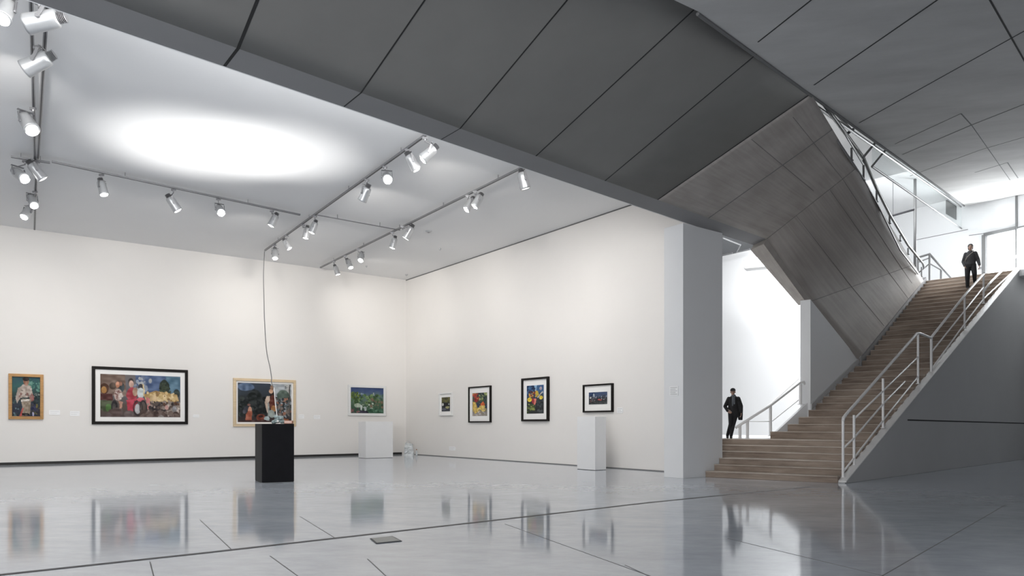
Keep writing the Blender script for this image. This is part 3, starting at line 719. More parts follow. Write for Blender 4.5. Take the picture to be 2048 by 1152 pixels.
# cable
ctrl = [(529, 503, 31.4), (527, 550, 30.0), (528, 600, 28.6), (529, 640, 27.3), (533, 700, 24.9), (540, 735, 23.0), (543, 755, 21.8), (543, 765, 21.2), (548, 776, 20.6)]
pts = [at(*c) for c in ctrl]; sm_pts = []
for i in range(len(pts) - 1):
    p0, p1, p2, p3 = pts[max(i - 1, 0)], pts[i], pts[i + 1], pts[min(i + 2, len(pts) - 1)]
    for j in range(6):
        t = j / 6; sm_pts.append(0.5 * ((2 * p1) + (-p0 + p2) * t + (2 * p0 - 5 * p1 + 4 * p2 - p3) * t * t + (-p0 + 3 * p1 - 3 * p2 + p3) * t ** 3))
sm_pts.append(pts[-1])
bm = bmesh.new(); tube(bm, sm_pts, 0.014, 6); tag(link('hanging_cable', bm, M['wire'], None, smooth=True), 'thin grey cable hanging from the track end down to the black pedestal', 'cable')

# bag and bottle in the corner
bg = onz(818, 911, 0); bag = thing('plastic_bag', bg, 'silvery white plastic bag on the floor in the gallery corner', 'bag')
bm = bmesh.new(); H_ = 0.66
lo = [(-0.24, -0.14, 0), (0.24, -0.14, 0), (0.26, 0.14, 0), (-0.24, 0.14, 0)]; mid = [(-0.22, -0.12, 0.4), (0.22, -0.1, 0.42), (0.2, 0.1, 0.4), (-0.22, 0.1, 0.4)]
hi = [(-0.17, -0.03, H_), (0.18, -0.05, H_ - 0.1), (0.17, 0.03, H_ - 0.06), (-0.17, 0.03, H_)]
R_ = [[bm.verts.new(p) for p in ring] for ring in (lo, mid, hi)]
bm.faces.new(list(reversed(R_[0])))
for a_, b_ in zip(R_, R_[1:]):
    for i in range(4): bm.faces.new((a_[i], a_[(i + 1) % 4], b_[(i + 1) % 4], b_[i]))
bm.faces.new(R_[2])
bmesh.ops.subdivide_edges(bm, edges=bm.edges[:], cuts=4, use_grid_fill=True)
rr = random.Random(3)
for v in bm.verts:
    if v.co.z > 0.02: v.co += Vector((rr.uniform(-1, 1), rr.uniform(-1, 1), 0)) * 0.022
link('bag_body', bm, M['foil'], bag)
bm = bmesh.new(); tube(bm, [(-0.12, 0, H_ - 0.03), (-0.1, -0.03, H_ + 0.08), (0.02, -0.04, H_ + 0.06), (0.1, -0.02, H_ - 0.06)], 0.012, 6); link('handle', bm, M['foil'], bag)
bt = onz(833, 911, 0); bot = thing('small_bottle', bt, 'tiny capped bottle on the floor right of the plastic bag', 'bottle')
bm = bmesh.new(); lathe(bm, [(0.05, 0), (0.055, 0.02), (0.055, 0.18), (0.02, 0.24), (0.02, 0.28)], seg=14); link('bottle_body', bm, M['foil'], bot, smooth=True)
bm = bmesh.new(); lathe(bm, [(0.025, 0.28), (0.025, 0.33)], seg=12); link('cap', bm, M['amber'], bot)

# ================================================================== PICTURES
def lin(c): c = np.asarray(c, float) / 255.0; return np.where(c <= 0.04045, c / 12.92, ((c + 0.055) / 1.055) ** 2.4)
class Art:
    def __init__(s, w_, h, seed=0):
        s.w, s.h = w_, h; s.x, s.y = np.meshgrid((np.arange(w_) + .5) / w_, (np.arange(h) + .5) / h); s.a = np.zeros((h, w_, 3)); s.r = np.random.RandomState(seed)
        s.n = s.noise(6) * 0.6 + s.noise(14) * 0.4
    def noise(s, f):
        g = s.r.rand(f + 2, f + 2); X, Y = s.x * f, s.y * f; i, j = X.astype(int), Y.astype(int); fx, fy = X - i, Y - j
        fx, fy = fx * fx * (3 - 2 * fx), fy * fy * (3 - 2 * fy)
        return (g[j, i] * (1 - fx) + g[j, i + 1] * fx) * (1 - fy) + (g[j + 1, i] * (1 - fx) + g[j + 1, i + 1] * fx) * fy
    def vgrad(s, cols):
        ys = np.linspace(0, 1, len(cols)); yy = np.clip(s.y + (s.n - .5) * .25, 0, 1)
        for c in range(3): s.a[..., c] = np.interp(yy, ys, [q[c] for q in cols])
    def put(s, mask, col, var=25):
        v = (s.noise(18) - .5) * var * 2; s.a = s.a * (1 - mask[..., None]) + (np.array(col, float)[None, None] + v[..., None]) * mask[..., None]
    def ell(s, cx, cy, rx, ry, col, rot=0, var=25, soft=0.12):
        c_, s_ = math.cos(rot), math.sin(rot); dx, dy = s.x - cx, s.y - cy; asp = s.h / s.w
        dy2 = dy * asp; ry2 = ry * asp; X = dx * c_ + dy2 * s_; Y = -dx * s_ + dy2 * c_
        d = np.sqrt((X / rx) ** 2 + (Y / ry2) ** 2) + (s.n - .5) * .35; s.put(np.clip((1 - d) / soft + .5, 0, 1), col, var)
    def ring(s, cx, cy, rx, ry, wd, col):
        d = np.sqrt(((s.x - cx) / rx) ** 2 + ((s.y - cy) / ry) ** 2); s.put(np.clip(1 - np.abs(d - 1) / wd, 0, 1), col, 15)
    def poly(s, pts, col, var=25):
        X, Y = s.x + (s.n - .5) * .03, s.y + (s.n - .5) * .03; m = np.zeros_like(X, bool); n_ = len(pts)
        for i in range(n_):
            x0, y0 = pts[i]; x1, y1 = pts[(i + 1) % n_]
            if y0 == y1: continue
            c_ = ((y0 > Y) != (y1 > Y)) & (X < (x1 - x0) * (Y - y0) / (y1 - y0) + x0); m ^= c_
        s.put(m.astype(float), col, var)
    def dabs(s, n_, reg, cols, r=(.01, .03)):
        for _ in range(n_):
            cx, cy = s.r.uniform(reg[0], reg[2]), s.r.uniform(reg[1], reg[3]); q = s.r.uniform(*r)
            s.ell(cx, cy, q, q * s.w / s.h * s.r.uniform(.4, 1.2), cols[s.r.randint(len(cols))], s.r.uniform(0, 3), 18, .3)
def art1():
    A = Art(70, 96, 1); A.vgrad([(48, 84, 96), (52, 100, 98), (45, 70, 68), (48, 58, 72), (38, 42, 66)])
    A.dabs(30, (.55, .1, 1, .35), [(74, 128, 112), (96, 146, 130), (50, 98, 92)], (.03, .09)); A.dabs(40, (0, .4, 1, .7), [(40, 58, 60), (70, 92, 92), (32, 44, 48)], (.03, .08))
    A.dabs(14, (.7, .42, 1, .5), [(130, 140, 130)], (.01, .03)); A.dabs(22, (.7, .65, 1, .95), [(110, 100, 50), (60, 58, 62), (44, 44, 80)], (.03, .08)); A.dabs(24, (0, .75, .3, 1), [(90, 112, 118), (38, 48, 54)], (.02, .05))
    A.poly([(.15, .55), (.22, .3), (.4, .2), (.65, .22), (.72, .4), (.78, .58), (.68, .62), (.6, .5), (.3, .52), (.2, .68)], (176, 160, 148)); A.ell(.7, .53, .08, .09, (150, 90, 84))
    A.poly([(.3, .55), (.68, .55), (.62, .96), (.28, .96), (.38, .75)], (150, 134, 116)); A.ell(.5, .13, .1, .09, (150, 104, 80)); A.ell(.49, .07, .11, .05, (46, 34, 30)); A.ell(.5, .2, .05, .03, (170, 120, 98))
    A.dabs(16, (.25, .3, .7, .5), [(198, 184, 174), (140, 100, 92), (128, 116, 108)], (.02, .05)); A.poly([(.32, .58), (.62, .56), (.62, .6), (.33, .62)], (214, 206, 196)); A.poly([(.38, .78), (.26, .97), (.34, .97), (.42, .78)], (186, 72, 66)); A.poly([(.35, .9), (.62, .92), (.62, .96), (.35, .95)], (30, 28, 30)); A.ell(.74, .93, .03, .05, (170, 168, 200)); return A
def art2():
    A = Art(190, 96, 2); A.vgrad([(112, 104, 104), (112, 110, 116), (96, 96, 100), (92, 78, 70), (84, 70, 68)])
    A.poly([(0, 0), (.3, 0), (.32, .5), (0, .5)], (124, 102, 90)); A.poly([(.42, 0), (1, 0), (1, .45), (.55, .45), (.44, .25)], (78, 98, 136)); A.poly([(.8, 0), (1, 0), (1, .4), (.84, .4)], (84, 118, 140)); A.dabs(20, (.4, .05, .62, .4), [(150, 160, 176), (112, 124, 150), (176, 178, 180)], (.015, .04))
    A.ell(.79, .26, .06, .16, (48, 58, 46)); A.dabs(26, (.73, .12, .86, .42), [(40, 50, 40), (66, 76, 58)], (.01, .025)); A.ell(.95, .42, .04, .1, (50, 60, 56))
    A.poly([(.52, .45), (.68, .36), (.95, .44), (.98, .6), (.78, .64), (.55, .58)], (190, 156, 100)); A.dabs(44, (.55, .4, .96, .6), [(212, 180, 122), (150, 116, 70), (226, 200, 150)], (.008, .03))
    A.ell(.05, .34, .055, .12, (80, 48, 30)); A.ell(.045, .37, .035, .08, (176, 126, 66)); A.poly([(0, .46), (.15, .46), (.15, .62), (0, .6)], (90, 48, 44)); A.poly([(0, .62), (.14, .62), (.14, .88), (.05, .88), (0, .8)], (84, 92, 66)); A.ell(.1, .78, .035, .09, (82, 120, 60))
    A.ell(.15, .28, .04, .08, (86, 70, 58)); A.ell(.25, .3, .04, .12, (60, 70, 74)); A.ell(.21, .24, .025, .07, (206, 140, 108)); A.ell(.245, .22, .022, .05, (140, 90, 70)); A.ell(.215, .48, .05, .14, (188, 166, 156)); A.dabs(20, (.17, .38, .26, .6), [(216, 202, 194), (140, 100, 94)], (.006, .018))
    A.ell(.17, .76, .04, .16, (46, 42, 44)); A.ell(.165, .77, .02, .09, (96, 90, 88)); A.poly([(.22, .62), (.27, .64), (.26, .8), (.23, 1), (.2, 1), (.235, .76)], (190, 140, 120))
    A.ell(.37, .18, .035, .1, (60, 52, 50)); A.ell(.375, .22, .03, .085, (208, 168, 150)); A.ell(.38, .46, .065, .17, (176, 62, 76)); A.poly([(.31, .6), (.45, .56), (.44, .7), (.37, .98), (.34, .96), (.33, .75)], (190, 56, 76)); A.ell(.42, .4, .03, .1, (176, 140, 116)); A.poly([(.4, .6), (.45, .6), (.46, .9), (.43, .9)], (140, 50, 60))
    A.ell(.49, .28, .03, .07, (70, 66, 70)); A.ell(.49, .43, .04, .12, (196, 204, 204)); A.poly([(.51, .2), (.53, .22), (.53, .5), (.515, .5)], (214, 190, 140)); A.ring(.455, .78, .055, .17, .16, (40, 36, 38)); A.ell(.45, .8, .035, .12, (176, 176, 178)); A.ell(.49, .58, .045, .05, (206, 92, 104)); A.poly([(.55, .5), (.6, .55), (.62, .8), (.58, .82)], (196, 112, 110)); A.ring(.52, .78, .04, .17, .2, (36, 34, 38))
    A.ell(.65, .56, .045, .1, (206, 176, 130)); A.dabs(60, (.58, .62, .8, .9), [(52, 44, 46), (96, 80, 74), (150, 130, 120), (44, 40, 44)], (.008, .025)); A.dabs(40, (.78, .6, 1, .95), [(150, 136, 126), (96, 66, 50), (60, 50, 48), (190, 176, 166)], (.01, .03)); A.ell(.82, .76, .025, .06, (206, 160, 150)); A.ell(.92, .8, .03, .08, (146, 144, 146)); A.dabs(24, (.5, .88, 1, 1), [(110, 92, 84), (140, 132, 128), (84, 66, 60)], (.02, .05)); A.dabs(10, (0, .86, .45, 1), [(92, 74, 70), (104, 90, 88)], (.03, .06)); return A
def art3():
    A = Art(130, 92, 3); A.vgrad([(58, 68, 82), (52, 60, 68), (40, 46, 48), (42, 44, 46), (66, 50, 48)])
    A.ell(.15, .1, .14, .1, (88, 108, 138)); A.ell(.3, .5, .16, .3, (34, 40, 40)); A.ell(.26, .34, .08, .1, (28, 34, 34)); A.poly([(.6, 0), (1, 0), (1, .4), (.9, .3), (.7, .35)], (168, 174, 178)); A.poly([(.86, .02), (.95, .02), (.97, .35), (.9, .3)], (190, 190, 186))
    A.ell(.84, .32, .12, .16, (84, 100, 90)); A.dabs(110, (.68, .38, 1, .88), [(130, 116, 108), (96, 108, 114), (160, 108, 86), (86, 92, 88), (150, 156, 162), (60, 66, 70)], (.012, .035)); A.dabs(50, (0, .4, .55, .85), [(34, 42, 40), (56, 62, 60), (26, 30, 32)], (.02, .06))
    A.ell(.63, .32, .045, .16, (40, 26, 24)); A.ell(.61, .2, .04, .06, (206, 160, 128)); A.ell(.63, .1, .04, .06, (130, 96, 74)); A.ell(.64, .5, .06, .2, (104, 52, 40)); A.poly([(.49, .42), (.53, .33), (.59, .33), (.58, .42), (.56, .5), (.56, .75), (.53, .75), (.5, .6)], (200, 176, 156)); A.poly([(.54, .5), (.57, .5), (.57, .95), (.54, .95)], (150, 154, 150))
    A.ell(.66, .65, .05, .08, (176, 122, 76)); A.ell(.22, .7, .035, .1, (206, 150, 124)); A.poly([(.14, .8), (.2, .7), (.26, .72), (.25, .95), (.14, .95)], (174, 98, 74)); A.ell(.14, .68, .04, .11, (76, 78, 88), .5); A.ell(.2, .56, .03, .03, (140, 100, 92)); A.ell(.42, .88, .08, .09, (124, 62, 46)); A.ell(.42, .85, .04, .03, (60, 34, 30))
    A.ell(.62, .78, .06, .1, (150, 160, 154)); A.ell(.53, .9, .05, .05, (170, 186, 188)); A.poly([(.76, .91), (.94, .91), (.94, 1), (.78, 1)], (160, 100, 68)); A.poly([(0, .96), (.5, .93), (.6, 1), (0, 1)], (78, 54, 52)); A.poly([(.95, .02), (.97, .02), (.975, .9), (.955, .9)], (84, 80, 76)); A.dabs(8, (.88, .06, .94, .12), [(88, 96, 104)], (.006, .012)); return A
def art4():
    A = Art(100, 78, 4); A.vgrad([(52, 68, 116), (72, 92, 130), (96, 118, 120), (84, 110, 84), (62, 92, 70), (52, 80, 66)])
    A.dabs(70, (0, .28, 1, .6), [(90, 122, 76), (58, 86, 50), (120, 148, 96), (70, 100, 84)], (.02, .06)); A.ell(.3, .25, .1, .03, (140, 160, 176)); A.dabs(30, (0, .2, .3, .45), [(120, 138, 64), (70, 92, 50)], (.02, .05)); A.dabs(26, (.6, .45, 1, .8), [(124, 104, 84), (86, 106, 76), (60, 84, 62)], (.02, .05))
    A.ell(.22, .7, .1, .08, (168, 182, 160)); A.dabs(14, (.1, .62, .7, .8), [(190, 200, 186), (140, 160, 140)], (.01, .03)); A.poly([(.28, .66), (.36, .7), (.34, .9), (.3, .86)], (196, 206, 200)); A.poly([(.4, .75), (.48, .75), (.46, .92), (.42, .92)], (176, 188, 186)); A.poly([(.3, .88), (.5, .9), (.55, 1), (.25, 1)], (50, 46, 66)); A.dabs(10, (0, .82, .25, 1), [(140, 96, 96), (84, 66, 72)], (.02, .04)); A.poly([(.5, .82), (1, .8), (1, 1), (.56, 1)], (58, 96, 74)); A.dabs(10, (.6, .82, 1, .95), [(90, 130, 104)], (.02, .04)); A.poly([(.69, .2), (.72, .2), (.72, .3), (.69, .3)], (176, 186, 176)); return A
def art5():
    A = Art(46, 72, 5); A.vgrad([(86, 84, 58), (110, 106, 64), (70, 72, 62), (66, 70, 78), (60, 62, 72)])
    A.dabs(20, (0, 0, 1, .35), [(124, 118, 62), (70, 70, 50), (96, 96, 56)], (.05, .12)); A.ell(.3, .55, .3, .18, (30, 32, 40)); A.ell(.7, .5, .22, .12, (36, 36, 40)); A.ell(.15, .52, .1, .1, (208, 208, 204)); A.ell(.85, .5, .08, .04, (190, 196, 200)); A.ell(.7, .72, .25, .08, (176, 172, 120)); A.ell(.3, .85, .25, .08, (96, 100, 112)); return A
def art6():
    A = Art(72, 108, 6); A.vgrad([(110, 124, 82), (72, 90, 74), (64, 78, 80), (120, 118, 104), (160, 150, 140)])
    A.dabs(50, (.35, 0, 1, .6), [(130, 150, 88), (40, 58, 66), (64, 84, 60), (168, 176, 112), (36, 48, 62)], (.04, .1)); A.dabs(22, (0, .05, .4, .35), [(206, 110, 60), (176, 60, 48), (226, 150, 60), (120, 40, 40)], (.04, .1)); A.ell(.27, .33, .1, .08, (150, 38, 42)); A.ell(.4, .54, .11, .09, (44, 62, 92))
    A.poly([(.05, .38), (.22, .4), (.32, .6), (.4, .85), (.15, .9), (.02, .7)], (222, 186, 88)); A.poly([(.55, .5), (.72, .36), (.84, .5), (.78, .58), (.62, .58)], (220, 104, 52)); A.poly([(.5, .56), (.82, .55), (.86, .78), (.7, .82), (.5, .7)], (220, 190, 96)); A.dabs(30, (0, .6, 1, .85), [(232, 206, 110), (196, 160, 80), (170, 150, 130)], (.03, .07)); A.dabs(26, (0, .82, 1, 1), [(170, 160, 160), (196, 186, 176), (140, 130, 136)], (.03, .08)); A.ell(.93, .6, .07, .08, (48, 66, 92)); return A
def art7():
    A = Art(76, 140, 7); A.vgrad([(52, 92, 142), (62, 104, 150), (54, 74, 96), (48, 54, 58), (50, 54, 54), (56, 60, 60)])
    A.poly([(.45, 0), (.62, 0), (.56, .22), (.5, .22)], (140, 180, 214)); A.dabs(24, (0, 0, .45, .35), [(40, 72, 116), (30, 50, 84), (74, 120, 160)], (.05, .1)); A.dabs(30, (.15, .2, .6, .42), [(206, 140, 60), (150, 60, 46), (224, 176, 70), (92, 44, 42)], (.03, .08)); A.poly([(.5, .26), (.66, .2), (.72, .34), (.56, .42)], (206, 176, 60)); A.ell(.82, .12, .07, .06, (176, 160, 170)); A.poly([(.62, .42), (.85, .28), (.92, .2), (.95, .26), (.8, .36), (.66, .46)], (196, 190, 176))
    A.ell(.18, .5, .14, .075, (238, 204, 52)); A.ell(.84, .44, .1, .07, (232, 200, 60)); A.poly([(.3, .5), (.55, .46), (.62, .56), (.48, .72), (.36, .62)], (224, 118, 100)); A.ell(.38, .55, .08, .1, (170, 56, 66)); A.dabs(40, (0, .66, .5, .95), [(108, 122, 60), (72, 92, 50), (150, 160, 84), (46, 56, 44)], (.03, .08)); A.dabs(30, (.5, .55, 1, 1), [(60, 66, 70), (44, 48, 52), (84, 90, 92)], (.05, .12)); return A
def art8():
    A = Art(104, 78, 8); A.vgrad([(58, 76, 112), (70, 88, 122), (60, 66, 80), (50, 52, 60), (56, 58, 62), (62, 66, 66)])
    A.poly([(0, .02), (.35, 0), (.34, .3), (0, .32)], (44, 66, 104)); A.poly([(.25, .12), (.31, .12), (.33, .35), (.24, .35)], (176, 184, 190)); A.dabs(60, (.1, .32, 1, .5), [(190, 200, 210), (96, 108, 128), (56, 60, 76), (150, 164, 190)], (.01, .025)); A.dabs(50, (0, .45, 1, .72), [(44, 44, 50), (70, 70, 80), (120, 118, 120)], (.015, .03)); A.ell(.1, .45, .04, .06, (206, 204, 196)); A.dabs(9, (.5, .52, .68, .68), [(214, 70, 60), (236, 110, 96)], (.02, .03)); A.dabs(12, (0, .65, .45, .8), [(170, 84, 76), (200, 196, 196), (90, 70, 72)], (.012, .024)); A.dabs(8, (.68, .5, .9, .7), [(214, 206, 200)], (.01, .018)); A.poly([(0, .82), (1, .78), (1, 1), (0, 1)], (64, 68, 70)); return A
VC = bpy.data.materials.new('painted_canvas'); VC.use_nodes = True
_n = VC.node_tree; _a = _n.nodes.new('ShaderNodeVertexColor'); _a.layer_name = 'paint'
_n.links.new(_a.outputs[0], _n.nodes['Principled BSDF'].inputs['Base Color']); _n.nodes['Principled BSDF'].inputs['Roughness'].default_value = 0.55
_n.nodes['Principled BSDF'].inputs['Specular IOR Level'].default_value = 0.25

def picture(wall, label, L, R, fw, mw, frame, art, depth=0.07, artname='painting', tilt=None):
    """L/R = (u, v_top, v_bottom) of the outer frame; wall = (p, q, room normal)"""
    p, q, nrm = wall; off = nrm * (depth + 0.0)
    pts = [onplan(u, v, p + off, q + off) for (u, a_, b_) in (L, R) for v in (a_, b_)]
    d = Vector((pts[2].x - pts[0].x, pts[2].y - pts[0].y, 0)); W = d.length; d.normalize()
    zt = (pts[0].z + pts[2].z) / 2; zb = (pts[1].z + pts[3].z) / 2; H = zt - zb
    c = (pts[0] + pts[2]) / 2; o = thing('framed_picture', (c.x - nrm.x * depth, c.y - nrm.y * depth, zb), label, 'picture', None, math.atan2(d.y, d.x))
    def ringf(bm, x0, z0, x1, z1, w_, y0, y1):
        outer = [(x0, z0), (x1, z0), (x1, z1), (x0, z1)]; inn = [(x0 + w_, z0 + w_), (x1 - w_, z0 + w_), (x1 - w_, z1 - w_), (x0 + w_, z1 - w_)]
        for i in range(4):
            a, b, c_, d_ = outer[i], outer[(i + 1) % 4], inn[(i + 1) % 4], inn[i]
            hexa(bm, [(k[0], y0, k[1]) for k in (a, b, c_, d_)], [(k[0], y1, k[1]) for k in (a, b, c_, d_)])
    bm = bmesh.new(); ringf(bm, -W / 2, 0, W / 2, H, fw, -depth, 0); link('frame', bm, frame, o, bevel=0.006)
    if frame in (M['gold'], M['pine']):
        bm = bmesh.new(); ringf(bm, -W / 2 + fw * .8, fw * .8, W / 2 - fw * .8, H - fw * .8, fw * .35, -depth * 1.15, -depth * .6); link('frame_lip', bm, frame, o, bevel=0.005)
    yb = -depth * 0.45
    if mw:
        bm = bmesh.new(); box(bm, (0, yb + 0.01, H / 2), (W - 2 * fw + 0.01, 0.01, H - 2 * fw + 0.01)); link('mount', bm, M['mat'], o)
    A = art(); aw, ah = W - 2 * (fw + mw), H - 2 * (fw + mw)
    nx, ny = A.w, A.h; yy = yb - 0.004
    xs = np.linspace(-aw / 2, aw / 2, nx); zs = np.linspace(H / 2 + ah / 2, H / 2 - ah / 2, ny)
    V = [(float(x), yy, float(z)) for z in zs for x in xs]
    Fc = [(j * nx + i, (j + 1) * nx + i, (j + 1) * nx + i + 1, j * nx + i + 1) for j in range(ny - 1) for i in range(nx - 1)]
    me = bpy.data.meshes.new(artname); me.from_pydata(V, [], Fc)
    ca = me.color_attributes.new('paint', 'FLOAT_COLOR', 'POINT'); col = np.ones((ny * nx, 4)); g_ = A.a.mean(axis=2, keepdims=True); col[:, :3] = lin(np.clip(g_ + (A.a - g_) * 0.85 - 6, 0, 255)).reshape(-1, 3)
    ca.data.foreach_set('color', col.ravel().astype(np.float32)); me.materials.append(VC)
    ao = bpy.data.objects.new(artname, me); COL.objects.link(ao); ao.parent = o
    if not mw:
        bm = bmesh.new(); box(bm, (0, yb + 0.012, H / 2), (W - 2 * fw + 0.01, 0.016, H - 2 * fw + 0.01)); link('canvas_back', bm, M['mat'], o)
    return o
WL = (KW, K, nL); WR = (K, RE, nR)
picture(WL, 'gold framed painting of a robed figure on teal, at the far left', (17, 746, 839), (87, 750, 838), 0.10, 0.0, M['gold'], art1, 0.11)
picture(WL, 'wide black framed painting of red and white seated figures', (184, 731, 848), (376, 741, 849), 0.12, 0.19, M['bwood'], art2, 0.10)
picture(WL, 'pale wood framed dark painting hanging behind the black pedestal', (467, 754, 853), (592, 762, 853), 0.11, 0.10, M['pine'], art3, 0.10)
picture(WL, 'white framed green landscape picture near the room corner', (697, 768, 831), (772, 773, 832), 0.13, 0.0, M['wwood'], art4, 0.09)
picture(WR, 'smallest picture, white framed and olive, first on the right wall', (877, 787, 831), (903, 784, 832), 0.06, 0.16, M['wwood'], art5, 0.10)
picture(WR, 'black framed orange and yellow painting on the right wall', (936, 775, 845), (980, 770, 845), 0.06, 0.24, M['bwood'], art6, 0.10)
picture(WR, 'tallest black framed picture of yellow and red flowers on blue', (1042, 759, 842), (1095, 751, 843), 0.08, 0.24, M['bwood'], art7, 0.12)
picture(WR, 'black framed harbour picture above the right white pedestal', (1165, 771, 825), (1224, 765, 824), 0.06, 0.24, M['bwood'], art8, 0.10)

# wall cards
def card(wall, label, u0, v0, u1, v1, lines=2, name='wall_card', cat='wall label', outline=False):
    p, q, nrm = wall; a_, b_ = onplan(u0, v0, p, q), onplan(u1, v1, p, q)
    d = Vector((b_.x - a_.x, b_.y - a_.y, 0)); W = d.length; H = a_.z - b_.z; c = (a_ + b_) / 2
    o = thing(name, (c.x, c.y, b_.z), label, cat, None, math.atan2(d.y, d.x))
    bm = bmesh.new(); box(bm, (0, -0.012, H / 2), (W, 0.02, H)); link('board', bm, M['card'], o)
    bm = bmesh.new()
    for i in range(lines):
        z = H * (1 - (i + .8) / (lines + .6)); wl = W * (0.8 if i % 2 == 0 else 0.62)
        box(bm, (-(W * .8 - wl) / 2, -0.0235, z), (wl, 0.002, max(0.012, H * .045)))
    link('printed_lines', bm, M['ink'] if outline else M['jt2'], o); return o
M['jt2'] = mat('faint_grey_print', (0.6, 0.6, 0.6), 0.7)
card(WL, 'white card directly right of the gold framed painting', 98, 820, 120, 830)
card(WL, 'smaller white card left of the wide black framed painting', 140, 822, 159, 832)
card(WL, 'thin white card right of the wide black framed painting', 386, 829, 398, 835, 1)
card(WL, 'white card next to the pale wood framed painting', 597, 829, 608, 837)
card(WL, 'white card farther right, towards the landscape picture', 627, 830, 640, 838)
card(WR, 'small outlined sign right of the harbour picture', 1235, 815, 1246, 826, 3, outline=True)
card(WR, 'faint white vent plate low on the right wall', 899, 893, 911, 901, 2, 'vent_plate', 'vent')
pw = (c0 + Rv, c0, Vector((-0.7986, -0.6018, 0)))
o = card(pw, 'text panel of grey lines on the white pillar', 1340, 773, 1357, 791, 5, 'text_panel', 'sign', outline=True)

# ================================================================== TRACKS AND LAMPS
ZT = 9.27
def TP(u, v, z=ZT): return onz(u, v, z)
def track(label, a_, b_, wd=0.07, ht=0.055):
    A_, B_ = TP(*a_), TP(*b_); o = thing('lighting_track', A_, label, 'lighting track'); d = (B_ - A_); d.z = 0; n_ = Vector((-d.y, d.x, 0)).normalized() * wd / 2
    bm = bmesh.new(); prism(bm, [n_, -n_, -n_ + d, n_ + d], (0, 0, ht)); link('rail', bm, M['track'], o)
    bm = bmesh.new(); prism(bm, [n_ * .35 + Vector((0, 0, -.004)), -n_ * .35 + Vector((0, 0, -.004)), -n_ * .35 + d + Vector((0, 0, -.004)), n_ * .35 + d + Vector((0, 0, -.004))], (0, 0, .003)); link('slot', bm, M['slot'], o)
    L = d.length; k = max(2, int(L / 3.2))
    for i in range(k):
        bm = bmesh.new(); p = d * ((i + .5) / k); cyl(bm, p + Vector((0, 0, ht)), p + Vector((0, 0, Z1 - ZT)), 0.012, seg=8)
        link('hanger', bm, M['track'], o)
    return o
track('left rail of the double track at the far left', (62, -8), (70, 320))
track('right rail of the double track at the far left', (95, -8), (76, 318))
track('short track end below the double track, nearest the left wall', (73, 322), (69, 460))
track('track running left to right across the gallery ceiling', (104, 325), (600, 431))
track('short track piece crossing the double track', (22, 315), (100, 327))
track('long diagonal track from the soffit to the hanging cable', (868, 260), (530, 502))
track('right diagonal track from the soffit towards the room corner', (1062, 328), (641, 536))
track('thin connecting track between the two diagonal tracks', (630, 430), (800, 461), 0.04, 0.03)

def lamp_meshes():
    D = {}
    bm = bmesh.new(); box(bm, (0, 0, -0.03), (0.14, 0.05, 0.06)); cyl(bm, (0, 0, -0.06), (0, 0, -0.09), 0.03, 0.022, 12); D['adapter'] = bm
    # housing: axis along -Z (lens at -Z), rounded back, length 0.46
    bm = bmesh.new(); lathe(bm, [(0.06, 0.22), (0.10, 0.215), (0.125, 0.19), (0.132, 0.10), (0.135, -0.10), (0.145, -0.20), (0.145, -0.235), (0.125, -0.235), (0.12, -0.20)], seg=24); D['housing'] = bm
    bm = bmesh.new()
    for i in range(5): lathe(bm, [(0.075, 0.225 + i * .022), (0.085, 0.23 + i * .022), (0.075, 0.237 + i * .022)], seg=18)
    D['heat_sink'] = bm
    bm = bmesh.new(); lathe(bm, [(0.118, -0.222), (0.10, -0.228), (0.02, -0.23)], seg=24); D['lens'] = bm
    bm = bmesh.new()   # yoke
    for sx in (-1, 1): box(bm, (sx * 0.155, 0, 0.09), (0.012, 0.045, 0.24))
    box(bm, (0, 0, 0.21 + 0.05), (0.322, 0.045, 0.012)); cyl(bm, (-0.17, 0, 0), (-0.14, 0, 0), 0.03, seg=12); cyl(bm, (0.14, 0, 0), (0.17, 0, 0), 0.03, seg=12); D['yoke'] = bm
    out = {}
    for k, b in D.items():
        me = bpy.data.meshes.new(k); b.normal_update(); b.to_mesh(me); b.free(); me.materials.append({'adapter': M['cand'], 'housing': M['can'], 'heat_sink': M['cand'], 'lens': M['lens'], 'yoke': M['cand']}[k])
        if k in ('housing', 'lens'):
            for p in me.polygons: p.use_smooth = True
        out[k] = me
    m2 = out['lens'].copy(); m2.materials[0] = M['lens0']; out['lens_dim'] = m2
    return out
LM = lamp_meshes()
